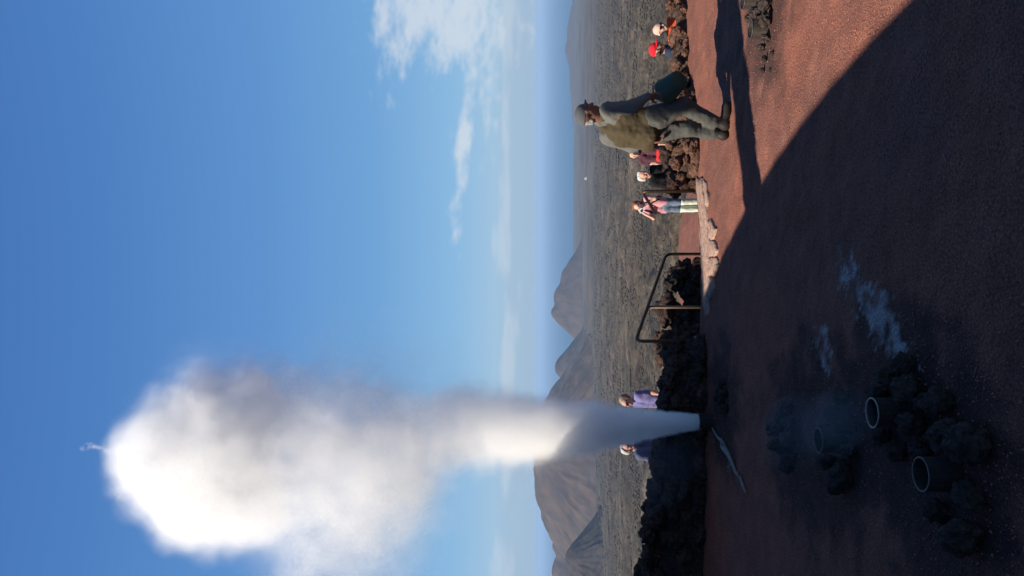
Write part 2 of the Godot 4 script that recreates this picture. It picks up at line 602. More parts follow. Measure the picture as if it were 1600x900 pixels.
func ground() -> void:
	var xs := axis_steps([[-45.0, -6.0, 3.0], [-6.0, -2.6, 0.09], [-2.6, 3.2, 0.026], [3.2, 7.0, 0.09], [7.0, 40.0, 3.0]])
	var ds := axis_steps([[-32.0, 2.0, 3.0], [2.0, 3.0, 0.1], [3.0, 6.5, 0.026], [6.5, 10.6, 0.036], [10.6, 25.0, 0.35]])
	var salt := PackedVector2Array()
	for p in SALT:
		var q := gp(p[0], p[1])
		salt.append(Vector2(q.x, -q.z))
	var salt2 := PackedVector2Array()
	for p in SALT_SMALL:
		var q := gp(p[0], p[1])
		salt2.append(Vector2(q.x, -q.z))
	var fine := FastNoiseLite.new()
	fine.seed = 21
	fine.frequency = 2.2
	fine.fractal_octaves = 5
	var v := PackedVector3Array()
	var cols := PackedColorArray()
	var dark_spots := []
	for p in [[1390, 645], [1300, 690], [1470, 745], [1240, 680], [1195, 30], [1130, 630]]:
		dark_spots.append(gp(p[0], p[1]))
	soft.frequency = 0.35
	var shafts := [gp(1112, 659)]
	for p in [[1362, 645], [1278, 688], [1438, 741], [1172, 45], [1160, 0]]: shafts.append(gp(p[0], p[1], 0.13 if p[1] < 100 else 0.16))
	for d in ds:
		for x in xs:
			var high := ground_height(x, d)
			for q in shafts:
				if absf(q.x - x) < 0.08 and Vector2(q.x - x, q.z + d).length() < 0.074: high = -0.6
			v.append(Vector3(x, high, -d))
			var n := fine.get_noise_2d(x, d)
			var b := soft.get_noise_2d(x * 2.0, d * 2.0)
			var c := Vector3(0.375, 0.135, 0.088).lerp(Vector3(0.30, 0.125, 0.09), clampf(0.5 + b, 0.0, 1.0)) * (1.0 + 0.26 * n + 0.12 * soft.get_noise_2d(x * 0.8 + 50.0, d * 2.4))
			var p := Vector3(x, 0, -d)
			# grit darkened in ragged patches round the pipes and rock piles
			for s in dark_spots:
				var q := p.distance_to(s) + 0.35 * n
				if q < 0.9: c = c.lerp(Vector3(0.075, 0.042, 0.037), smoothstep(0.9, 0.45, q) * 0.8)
			var w := fine.get_noise_2d(x * 2.6 + 40.0, d * 2.6)
			var p2 := Vector2(x + n * 0.10 + rng.randfn() * 0.02, d + w * 0.12 + rng.randfn() * 0.03)
			if x > -3.0 and x < 3.0 and d > 3.0 and d < 7.0:
				if Geometry2D.is_point_in_polygon(p2, salt):
					c = c.lerp(Vector3(0.56, 0.52, 0.49), clampf(0.46 + w * 1.5 + n * 0.6 + 0.5 * soft.get_noise_2d(x * 5.0, d * 5.0), 0.0, 0.9))
				elif Geometry2D.is_point_in_polygon(p2, salt2):
					c = c.lerp(Vector3(0.56, 0.52, 0.49), clampf(0.5 + w * 1.3 + n * 0.5, 0.0, 0.9))
			cols.append(Color(c.x * 0.80, c.y * 0.86, c.z * 0.92) * 1.05)
	var idx := PackedInt32Array()
	var w_ := xs.size()
	for i in ds.size() - 1:
		for k in w_ - 1:
			var a := i * w_ + k
			idx.append_array([a, a + w_, a + 1, a + 1, a + w_, a + w_ + 1])
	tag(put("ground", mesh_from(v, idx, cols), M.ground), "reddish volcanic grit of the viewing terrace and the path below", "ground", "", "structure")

func lava_plain() -> void:
	var rings := 430
	var arcs := 760
	var v := PackedVector3Array()
	var cols := PackedColorArray()
	var big := FastNoiseLite.new()
	big.seed = 31
	big.frequency = 1.0
	big.fractal_octaves = 1
	var patch := FastNoiseLite.new()
	patch.seed = 33
	patch.frequency = 0.004
	patch.fractal_octaves = 5
	var ridged := FastNoiseLite.new()
	ridged.seed = 35
	ridged.frequency = 0.006
	ridged.fractal_type = FastNoiseLite.FRACTAL_RIDGED
	ridged.fractal_octaves = 3
	for i in rings + 1:
		var r := 18.0 * pow(9600.0 / 18.0, float(i) / rings)
		var gap := r * 0.0147
		var y0 := land_height(r)
		for k in arcs + 1:
			var az := deg_to_rad(lerpf(-50.0, 50.0, float(k) / arcs))
			var x := r * sin(az)
			var z := -r * cos(az)
			var h := 0.0
			for wave in [3.5, 8.0, 19.0, 45.0, 110.0]:
				if wave > gap * 1.6:
					h += minf(wave * 0.30, 1.5 + wave * 0.04) * big.get_noise_2d(x / wave + wave, z / wave)
			h += 3.0 * clampf((r - 200.0) / 800.0, 0.0, 1.0) * ridged.get_noise_2d(x, z)
			h *= clampf((r - 18.0) / 40.0, 0.0, 1.0) * clampf((9000.0 - r) / 2500.0, 0.08, 1.0)
			v.append(Vector3(x, y0 + h, z))
			var q := patch.get_noise_2d(x, z)
			var t := big.get_noise_2d(x / 14.0, z / 14.0)
			var c := Vector3(0.19, 0.155, 0.108).lerp(Vector3(0.125, 0.118, 0.092), clampf(0.5 + q * 1.4, 0.0, 1.0))
			var u := 0.9 * big.get_noise_2d(x / 25.0 + 70.0, z / 25.0) * clampf((3000.0 - r) / 1500.0, 0.0, 1.0)
			if r < 600.0: u += 0.7 * big.get_noise_2d(x / 6.0 + 30.0, z / 6.0)
			u += 0.7 * big.get_noise_2d(x / 95.0, z / 95.0 + 11.0)
			t *= clampf((2200.0 - r) / 1200.0, 0.0, 1.0)
			c = c.lerp(Vector3(0.05, 0.042, 0.04), clampf(t * 1.5 + u * 1.1 - 0.25, 0.0, 0.85))
			c = c.lerp(Vector3(0.27, 0.23, 0.165), clampf(-t * 1.4 - u * 1.2 - 0.3, 0.0, 0.8))
			c *= 1.0 + 0.8 * patch.get_noise_2d(x * 0.5 + 300.0, z * 0.5)
			cols.append(Color(c.x * 0.76, c.y * 0.68, c.z * 0.63))
	var idx := PackedInt32Array()
	var w := arcs + 1
	for i in rings:
		for k in arcs:
			var a := i * w + k
			idx.append_array([a, a + w, a + 1, a + 1, a + w, a + w + 1])
	tag(put("lava_plain", mesh_from(v, idx, cols), M.land), "rough grey brown lava plain running down to the coast", "terrain", "", "structure")
	# loose blocks of lava on the plain
	var mm := MultiMesh.new()
	mm.transform_format = MultiMesh.TRANSFORM_3D
	mm.mesh = rock_mesh(90, 1, 0.5)
	mm.instance_count = 120000
	for i in mm.instance_count:
		var r := 120.0 * pow(3200.0 / 120.0, pow(rng.randf(), 0.8))
		var az := deg_to_rad(rng.randf_range(-30, 30))
		var s := rng.randf_range(0.4, 1.5) * (0.8 + r / 400.0)
		var b := Basis.from_euler(Vector3(rng.randf() * 0.5, rng.randf() * TAU, rng.randf() * 0.5)).scaled(Vector3(s * 1.9, s * 1.05, s * 1.4))
		var x := r * sin(az)
		var z := -r * cos(az)
		var h := 3.0 * clampf((r - 200.0) / 800.0, 0.0, 1.0) * ridged.get_noise_2d(x, z)
		mm.set_instance_transform(i, Transform3D(b, Vector3(x, land_height(r) + h + s * 0.1, z)))
	var o := MultiMeshInstance3D.new()
	o.name = "lava_blocks"
	o.multimesh = mm
	o.material_override = M.lump
	add_child(o)
	tag(o, "countless loose lava blocks strewn over the plain", "lava blocks", "", "stuff")

func hill(depth: float, bumps: Array, seed_: int, c1: Vector3, c2: Vector3, label: String, relief := 0.04) -> void:
	# bumps: summits as the photograph shows them and half width, all in its pixels at that distance
	var n := FastNoiseLite.new()
	n.seed = seed_
	n.frequency = 1.0
	n.fractal_type = FastNoiseLite.FRACTAL_RIDGED
	n.fractal_octaves = 4
	var m := FastNoiseLite.new()
	m.seed = seed_ + 1
	m.frequency = 1.0
	m.fractal_octaves = 5
	var floor_ := land_height(depth) - 14.0
	var k := depth / 1200.0
	var lo := Vector2.ONE * 1e9
	var hi := -lo
	var B := []
	for b in bumps:
		var p := at(b[0], b[1], depth)
		var w: float = b[2] * k
		B.append([Vector2(p.x, p.z), p.y - floor_, w])
		lo = lo.min(Vector2(p.x, p.z) - Vector2.ONE * w * 1.25)
		hi = hi.max(Vector2(p.x, p.z) + Vector2.ONE * w * 1.25)
	var nx := 170
	var nz := 120
	var v := PackedVector3Array()
	var cols := PackedColorArray()
	var size: float = B[0][2]
	for j in nz + 1:
		for i in nx + 1:
			var p := Vector2(lerpf(lo.x, hi.x, float(i) / nx), lerpf(lo.y, hi.y, float(j) / nz))
			var wob := p + Vector2(m.get_noise_2d(p.x / size * 2.0, p.y / size * 2.0), m.get_noise_2d(p.x / size * 2.0 + 9.0, p.y / size * 2.0)) * size * 0.05
			var h := -1.0
			for b in B:
				var d: Vector2 = wob - b[0]
				var t: float = sqrt((d / b[2]).length_squared() + 0.12) - 0.346
				var a := d.angle()
				var gully := n.get_noise_3d(cos(a) * 2.6, sin(a) * 2.6, b[2]) * smoothstep(0.1, 0.5, t)
				var e: float = b[1] * (1.0 - t - 0.10 * sin(clampf(t, 0.0, 1.0) * PI) + relief * gully)
				var sm := maxf(30.0 - absf(h - e), 0.0)
				h = maxf(h, e) + sm * sm / 120.0
			h += (size * 0.008 + 10.0 * smoothstep(40.0, 0.0, h)) * m.get_noise_2d(p.x / size * 7.0, p.y / size * 7.0)
			v.append(Vector3(p.x, floor_ + maxf(h, -25.0), p.y))
			var q := clampf(0.5 + m.get_noise_2d(p.x / size * 3.0, p.y / size * 5.0) * 1.7, 0.0, 1.0)
			var c := c1.lerp(c2, q)
			cols.append(Color(c.x * 0.50, c.y * 0.47, c.z * 0.46))
	var idx := PackedInt32Array()
	for j in nz:
		for i in nx:
			var a := j * (nx + 1) + i
			idx.append_array([a, a + 1, a + nx + 1, a + 1, a + nx + 2, a + nx + 1])
	tag(put("hill", mesh_from(v, idx, cols), M.hill), label, "hill", "", "structure")

func hills() -> void:
	var tan_ := Vector3(0.21, 0.15, 0.115)
	var grey := Vector3(0.12, 0.10, 0.09)
	hill(5600, [[861, 489, 44], [865, 466, 60], [876, 436, 52]], 51, grey * 1.25, tan_ * 0.8, "grey volcanic cone beside the steam jet, peak just under the sea horizon", 0.02)
	hill(5000, [[867, 574, 52]], 52, grey, grey * 1.3, "small dark hill between the volcanic cone and the steam jet", 0.02)
	hill(4500, [[846, 668, 120], [850, 640, 90]], 53, tan_ * 0.9, tan_, "tan hill slope that disappears behind the steam jet", 0.03)
	hill(3600, [[834, 712, 150], [835, 742, 140], [837, 768, 118], [846, 806, 82], [860, 832, 66]], 54, tan_, grey * 1.25, "large brown volcano with gullied flanks left of the steam jet", 0.07)
	hill(4000, [[863, 852, 60], [862, 893, 80], [864, 940, 80]], 55, tan_ * 0.95, grey * 1.3, "brown ridge at the left end of the hills")
	hill(2500, [[883, 872, 62], [886, 912, 70]], 56, grey * 0.75, grey * 1.15, "low dark hill in front of the large brown volcano", 0.07)
	hill(8600, [[883, 78, 40], [886, 50, 50], [890, 120, 60]], 57, grey, tan_ * 0.8, "faint low hill on the far coast near the picture's top edge")

# ---------------------------------------------------------------- the building that shades the terrace (outside the picture)

func building() -> void:
	var c := Vector3(-16.03, 0, -0.97)
	var o := base("round_building", c)
	tag(o, "round dark stone restaurant building with flat roof and chimney", "building")
	put("wall", lathe([Vector2(12.2, -0.2), Vector2(12.2, 1.0), Vector2(11.9, 1.0), Vector2(11.9, -0.2)], 96, true), M.wall, o)
	put("wall", lathe([Vector2(12.2, 3.6), Vector2(12.2, 4.5), Vector2(11.9, 4.5), Vector2(11.9, 3.6)], 96, true), M.wall, o)
	put("floor", lathe([Vector2(11.9, 0.1), Vector2(0.01, 0.1), Vector2(0.01, -0.15), Vector2(11.9, -0.15)], 64, true), M.wall, o)
	put("core_wall", lathe([Vector2(6.0, 0.1), Vector2(6.0, 4.5), Vector2(5.7, 4.5), Vector2(5.7, 0.1)], 48, true), M.wall, o)
	for i in 40:
		var a := TAU * i / 40.0
		var b := BoxMesh.new()
		b.size = Vector3(0.22, 2.6, 0.3)
		var p := put("mullion", b, M.wall, o)
		p.position = Vector3(12.05 * cos(a), 2.3, 12.05 * sin(a))
		p.rotation.y = -a
		var g := BoxMesh.new()
		g.size = Vector3(0.02, 2.6, 1.6)
		var q := put("pane", g, M.pane, o)
		var a2 := TAU * (i + 0.5) / 40.0
		q.position = Vector3(12.02 * cos(a2), 2.3, 12.02 * sin(a2))
		q.rotation.y = -a2
	put("roof", lathe([Vector2(0.01, 5.0), Vector2(13.0, 5.0), Vector2(13.0, 4.5), Vector2(0.01, 4.5)], 128), M.roof, o)
	var ch := BoxMesh.new()
	ch.size = Vector3(0.56, 4.6, 0.56)
	var k := put("chimney", ch, M.wall, o)
	k.position = Vector3(-4.12, 7.28, -5.34) - c
	k.rotation.y = 0.36

# ---------------------------------------------------------------- walls of lava stone, kerb, rails

func stones_along(o: Node3D, line: Array, mats: Array, size := 0.27, thick := 0.5, fill := 1.0) -> void:
	# line: [x, depth, foot height, height] points; stones are laid in courses over a lumpy core
	var v := PackedVector3Array()
	var idx := PackedInt32Array()
	var steps := 60
	for i in steps + 1:
		var s := float(i) / steps * (line.size() - 1)
		var k := mini(int(s), line.size() - 2)
		var p := Vector4(line[k][0], line[k][1], line[k][2], line[k][3]).lerp(Vector4(line[k + 1][0], line[k + 1][1], line[k + 1][2], line[k + 1][3]), s - k)
		var h := p.w * (0.82 + 0.2 * soft.get_noise_1d(i * 3.0))
		for j in 7:
			var a := PI * j / 6.0
			v.append(Vector3(p.x, p.z - 0.1 + (h * 0.86 + 0.1) * sin(a) ** 0.6, -(p.y + thick * 0.42 * cos(a) * -1.0)))
	for i in steps:
		for j in 6:
			var a := i * 7 + j
			idx.append_array([a, a + 1, a + 7, a + 1, a + 8, a + 7])
	put("core", mesh_from(v, idx), mats[0], o).position = -o.position
	var length := 0.0
	for k in line.size() - 1: length += Vector2(line[k + 1][0] - line[k][0], line[k + 1][1] - line[k][1]).length()
	var n := int(length / (size * 0.72) * fill)
	for i in n:
		var s := (i + rng.randf()) / n * (line.size() - 1)
		var k := mini(int(s), line.size() - 2)
		var p := Vector4(line[k][0], line[k][1], line[k][2], line[k][3]).lerp(Vector4(line[k + 1][0], line[k + 1][1], line[k + 1][2], line[k + 1][3]), s - k)
		var courses := maxi(1, int(ceil(p.w / (size * 0.62))))
		for j in courses:
			for side in 2:
				if side == 1 and j < courses - 2: continue
				var up := (j + 0.35) / courses
				var lean := thick * (0.42 - 0.22 * up)
				var q := Vector3(p.x + rng.randf_range(-0.09, 0.09), p.z + up * p.w + rng.randf_range(-0.04, 0.04), -(p.y + (lean if side == 1 else -lean) + rng.randf_range(-0.06, 0.06)))
				var st := put("stone", rocks[rng.randi() % 10], mats[rng.randi() % mats.size()], o)
				var sc := size * rng.randf_range(0.75, 1.5)
				st.position = q - o.position
				st.basis = Basis.from_euler(Vector3(rng.randf() * TAU, rng.randf() * TAU, rng.randf() * TAU)).scaled(Vector3(sc * 1.15, sc * rng.randf_range(0.75, 1.1), sc))

func stonework() -> void:
	var o := base("rock_wall", Vector3(-2.6, 0, -9.4))
	tag(o, "dark shaded wall of rough lava stones behind the steam jet", "wall")
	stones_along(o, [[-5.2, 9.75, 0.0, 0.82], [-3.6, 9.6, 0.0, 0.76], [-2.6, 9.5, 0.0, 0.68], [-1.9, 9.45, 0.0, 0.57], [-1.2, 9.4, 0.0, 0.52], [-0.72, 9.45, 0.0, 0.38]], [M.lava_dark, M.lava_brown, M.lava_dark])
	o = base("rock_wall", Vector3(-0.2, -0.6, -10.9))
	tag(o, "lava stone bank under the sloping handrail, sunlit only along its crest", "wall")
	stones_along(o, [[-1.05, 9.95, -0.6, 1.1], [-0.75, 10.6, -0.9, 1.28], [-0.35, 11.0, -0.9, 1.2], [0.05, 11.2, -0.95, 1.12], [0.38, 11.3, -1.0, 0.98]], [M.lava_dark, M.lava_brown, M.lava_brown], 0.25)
	o = base("rock_wall", Vector3(1.7, 0, -10.0))
	tag(o, "sunlit red brown lava stone wall beside the single rail post, behind the walking man", "wall")
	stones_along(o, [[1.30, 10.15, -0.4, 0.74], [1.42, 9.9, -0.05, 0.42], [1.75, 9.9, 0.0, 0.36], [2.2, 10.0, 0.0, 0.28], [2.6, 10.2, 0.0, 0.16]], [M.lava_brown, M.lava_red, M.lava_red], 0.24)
	o = base("rock_wall", Vector3(3.4, 0, -10.6))
	tag(o, "low sunlit border of brown lava stones in front of the red cap", "wall")
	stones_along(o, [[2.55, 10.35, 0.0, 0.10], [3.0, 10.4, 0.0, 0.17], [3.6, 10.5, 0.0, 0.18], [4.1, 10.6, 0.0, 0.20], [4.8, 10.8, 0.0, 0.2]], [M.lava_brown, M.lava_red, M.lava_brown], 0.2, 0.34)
	# flagstones at the head of the steps
	var flags := base("stone_threshold", gp(1110, 400))
	tag(flags, "pale pink flagstones along the edge at the head of the steps", "step")
	var shapes := [
		[[1090, 277], [1096, 340], [1098, 400], [1101, 450], [1104, 494], [1108, 492], [1109, 450], [1109, 400], [1107, 340], [1099, 279]],
		[[1100, 280], [1105, 322], [1109, 318], [1105, 284]],
		[[1108, 343], [1110, 372], [1117, 374], [1120, 358], [1113, 344]],
		[[1110, 376], [1110, 398], [1119, 402], [1123, 390], [1118, 377]],
		[[1110, 402], [1110, 428], [1117, 432], [1124, 416], [1122, 404]],
		[[1110, 432], [1110, 466], [1113, 462], [1118, 446], [1117, 436]],
	]
	for s in shapes:
		var poly := PackedVector3Array()
		for i in s.size():
			var a := gp(s[i][0], s[i][1])
			var b := gp(s[(i + 1) % s.size()][0], s[(i + 1) % s.size()][1])
			for k in 5:
				var p := a.lerp(b, k / 5.0)
				if k > 0: p += Vector3(rng.randf_range(-0.018, 0.018), 0, rng.randf_range(-0.018, 0.018))
				poly.append(p)
		put("flagstone", slab(poly, 0.022 + rng.randf() * 0.016), M.flag, flags).position = -flags.position
	rails()

func slab(poly: PackedVector3Array, high: float) -> ArrayMesh:
	var c := Vector3.ZERO
	for p in poly: c += p
	c /= poly.size()
	var v := PackedVector3Array()
	var n := poly.size()
	for p in poly: v.append(Vector3(p.x, -0.03, p.z))
	for p in poly: v.append(Vector3(p.x, high - 0.008 + 0.012 * soft.get_noise_2d(p.x * 30.0, p.z * 30.0), p.z))
	for p in poly: v.append(Vector3(p.x, high + 0.012 * soft.get_noise_2d(p.x * 30.0, p.z * 30.0), p.z).lerp(Vector3(c.x, high, c.z), 0.12))
	v.append(Vector3(c.x, high + 0.004, c.z))
	var idx := PackedInt32Array()
	for r in 2:
		for i in n:
			var a := r * n + i
			var b := r * n + (i + 1) % n
			idx.append_array([a, b, a + n, b, b + n, a + n])
	for i in n: idx.append_array([2 * n + i, 2 * n + (i + 1) % n, 3 * n])
	return mesh_from(v, idx, PackedColorArray(), false)

func bar(points: Array, r := 0.021, bend := 0.09) -> ArrayMesh:
	return tube(round_path(points, bend), PackedFloat32Array([r]), 12)

func rails() -> void:
	var a := at(993, 533, 9.55)
	var b := at(1041, 397, 10.9)
	var o := base("handrail", Vector3(a.x, 0, a.z))
	tag(o, "rusty pipe handrail with three posts sloping down beside the shaded stones", "handrail")
	var foot := Vector3(a.x, -0.1, a.z)
	var end := Vector3(b.x, -1.1, b.z)
	put("rail", bar([foot, a, b, end]), M.rust, o).position = -o.position
	var mid := a.lerp(b, 0.36)
	put("post", bar([mid, Vector3(mid.x, -0.9, mid.z)]), M.rust, o).position = -o.position
	a = at(1003, 299, 9.75)
	b = at(1024, 333, 10.9)
	o = base("handrail", Vector3(a.x, 0, a.z))
	tag(o, "rusty pipe handrail with one tall post beside the woman with the camera", "handrail")
	put("rail", bar([Vector3(a.x, -0.05, a.z), a, b]), M.rust, o).position = -o.position

# ---------------------------------------------------------------- pipes and rock piles

func pipe(where: Vector3, high: float, r: float, label: String, rim := 1) -> void:
	var o := base("steel_pipe", where)
	tag(o, label, "pipe", "pipes standing in the ground")
	put("pipe_wall", lathe([Vector2(r, -0.62), Vector2(r, high - 0.007), Vector2(r - 0.007, high - 0.007), Vector2(r - 0.007, -0.62)], 40, true), M.iron, o)
	put("rim", lathe([Vector2(r + 0.001, high - 0.007), Vector2(r + 0.001, high), Vector2(r - 0.0065, high), Vector2(r - 0.0065, high - 0.007)], 40, true), M.rim if rim == 2 else M.rim_worn if rim == 1 else M.iron, o)

func pile(where: Vector3, label: String, spots: Array, mats: Array) -> void:
	# spots: [dx, depth behind, size, lift]
	var o := base("rock_pile", where)
	tag(o, label, "rock pile", "piles of lava rock round the pipes")
	for s in spots:
		var st := put("stone", rocks[rng.randi() % 5], mats[rng.randi() % mats.size()], o)
		s[2] *= 0.74
		st.position = Vector3(s[0], s[2] * 0.30 + (s[3] if s.size() > 3 else 0.0), -s[1])
		st.basis = Basis.from_euler(Vector3(rng.randf() * TAU, rng.randf() * TAU, rng.randf() * TAU)).scaled(Vector3.ONE * s[2] * rng.randf_range(1.0, 1.2))

func pipes_and_piles() -> void:
	var black := [M.lava_dark, M.lava_dark]
	var h := 0.16
	var j := gp(1112, 659)
	pipe(j, at(1091, 659, -j.z).y, 0.092, "black pipe stub from which the steam jet shoots up", 0)
	var p1 := gp(1362, 645, h)
	var p2 := gp(1278, 688, h)
	var p3 := gp(1438, 741, h)
	var p4 := gp(1172, 45, 0.13)
	var p5 := gp(1160, 0, 0.13)
	pipe(Vector3(p1.x, 0, p1.z), h, 0.083, "upright steel pipe with the brightest pale rim, smoke beside it", 2)
	pipe(Vector3(p2.x, 0, p2.z), h, 0.083, "upright steel pipe with a thin rim, behind the brightest rimmed pipe")
	pipe(Vector3(p3.x, 0, p3.z), h, 0.083, "upright dark steel pipe nearest the viewer, lowest in the shade")
	pipe(Vector3(p4.x, 0, p4.z), 0.13, 0.083, "upright steel pipe in the shadow band right of the walking man")
	pipe(Vector3(p5.x, 0, p5.z), 0.13, 0.083, "upright steel pipe cut off by the picture's edge, past the other shaded pipe")
	pile(Vector3(p1.x, 0, p1.z), "black lava rocks heaped round the pipe with the brightest rim", [[0.19, 0.02, 0.26], [0.15, -0.2, 0.28], [-0.02, -0.22, 0.24], [-0.2, -0.05, 0.2], [-0.16, 0.15, 0.18], [0.28, -0.12, 0.2], [0.07, 0.2, 0.2], [-0.14, -0.26, 0.18], [0.1, -0.33, 0.2]], black)
	pile(Vector3(p2.x, 0, p2.z), "lava rocks round the thin rimmed pipe, hazy with smoke", [[0.17, 0.03, 0.22], [0.15, -0.18, 0.26], [-0.03, -0.2, 0.22], [-0.2, -0.12, 0.28], [-0.17, 0.12, 0.2], [0.02, 0.2, 0.2], [0.3, -0.08, 0.2], [-0.3, 0.0, 0.2]], black)
	pile(Vector3(p3.x, 0, p3.z), "black lava rocks round the nearest pipe", [[0.2, -0.05, 0.3], [0.2, -0.26, 0.34], [-0.04, -0.22, 0.24], [-0.24, -0.2, 0.36], [-0.2, 0.08, 0.2], [0.03, 0.22, 0.2], [0.34, 0.06, 0.24]], black)
	pile(gp(1238, 682), "heap of bluish black lava rocks between the thin rimmed pipe and the jet", [[0.13, 0.1, 0.2], [0.02, 0.13, 0.2], [-0.12, 0.06, 0.22], [0.12, -0.06, 0.22], [0.0, -0.08, 0.26], [-0.14, -0.1, 0.24], [0.22, 0.02, 0.18], [-0.24, 0.02, 0.2], [0.05, 0.02, 0.2, 0.1], [-0.07, 0.0, 0.18, 0.1]], black)
	pile(gp(1132, 628), "small dark lava rocks at the foot of the jet's pipe", [[-0.08, 0.1, 0.18], [0.04, 0.12, 0.2], [0.14, 0.08, 0.16], [0.1, -0.1, 0.18], [-0.06, -0.12, 0.2], [0.22, -0.05, 0.13], [0.0, 0.0, 0.16]], black)
	pile(Vector3(p4.x, 0, p4.z), "dark lava rocks round the pipe in the shadow band", [[0.16, 0.0, 0.2], [-0.16, 0.02, 0.13], [0.02, -0.17, 0.2], [0.17, -0.16, 0.22], [-0.13, -0.13, 0.16], [-0.28, -0.06, 0.1], [-0.36, 0.02, 0.08], [-0.42, -0.2, 0.07], [-0.3, -0.27, 0.08], [0.0, 0.17, 0.12]], [M.lava_dark, M.lava_dark])
	pile(Vector3(p5.x, 0, p5.z), "dark lava rocks at the picture's edge round the cut off pipe", [[-0.15, -0.1, 0.2], [0.0, -0.2, 0.22], [0.16, -0.06, 0.2], [-0.12, 0.12, 0.14], [0.13, 0.13, 0.16]], [M.lava_dark, M.lava_dark])

# ---------------------------------------------------------------- people

func cloth(c: Color, rough := 0.95) -> StandardMaterial3D:
	var m := mat(c, rough)
	m.rim_enabled = true
	m.rim = 0.06
	return m

func people() -> void:
	walking_man()
	var F := func(px: float, py: float, depth: float, tall: float) -> Vector3:
		var p := at(px, py, depth)
		return Vector3(p.x, p.y - tall, p.z)
	person(F.call(1017, 80, 13.6, 1.72), 1.72, 1.1, {"label": "person in a red peaked cap and dark blue top behind the low stones", "shirt": lin(0.024, 0.032, 0.056), "pants": lin(0.048, 0.048, 0.072), "cap": lin(0.496, 0.016, 0.028), "skin": lin(0.400, 0.224, 0.160), "hair": lin(0.064, 0.040, 0.032)})
	person(F.call(1021, 47, 13.6, 1.74), 1.74, 0.25, {"label": "bald person with sunglasses and orange red top behind the low stones", "shirt": lin(0.600, 0.088, 0.028), "pants": lin(0.080, 0.080, 0.096), "skin": lin(0.496, 0.304, 0.240), "hair": lin(0.440, 0.400, 0.376), "bald": true, "glasses": true})
	person(F.call(983, 241, 19.0, 1.68), 1.68, -0.35, {"label": "person in dark purple top, red at the waist, half hidden by the man", "shirt": lin(0.072, 0.028, 0.040), "pants": lin(0.040, 0.040, 0.048), "skin": lin(0.464, 0.272, 0.200), "hair": lin(0.048, 0.040, 0.036), "bag": lin(0.520, 0.024, 0.024), "bare": true})
	person(F.call(998, 275, 17.0, 1.74), 1.74, 0.3, {"label": "white haired person in black top behind the red brown wall", "shirt": lin(0.010, 0.010, 0.011), "pants": lin(0.040, 0.040, 0.048), "skin": lin(0.440, 0.248, 0.184), "hair": lin(0.480, 0.456, 0.416)})
	var w := F.call(990, 321, 17.6, 1.66) as Vector3
	w.y = path_height(w.x, -w.z)
	person(w, at(990, 308, 17.6).y - w.y, -0.5, {"label": "red haired woman in a pink top raising a camera on the path by the rail", "shirt": lin(0.496, 0.240, 0.264), "pants": lin(0.112, 0.152, 0.216), "shorts": lin(0.496, 0.560, 0.464), "skin": lin(0.528, 0.320, 0.248), "hair": lin(0.200, 0.068, 0.032), "bare": true, "photo": true, "pack": lin(0.016, 0.016, 0.020)})
	person(F.call(970, 624, 15.0, 1.72), 1.72, -0.95, {"label": "person in a violet T-shirt behind the wall, right of the jet", "shirt": lin(0.13, 0.12, 0.27), "pants": lin(0.064, 0.064, 0.088), "skin": lin(0.416, 0.240, 0.176), "hair": lin(0.192, 0.144, 0.112), "bare": true, "glasses": true})
	person(F.call(972, 701, 15.0, 1.70), 1.70, 0.9, {"label": "grey haired person in dark blue behind the wall, left of the jet", "shirt": lin(0.07, 0.08, 0.14), "pants": lin(0.048, 0.048, 0.072), "skin": lin(0.440, 0.240, 0.192), "hair": lin(0.400, 0.368, 0.352), "glasses": true})

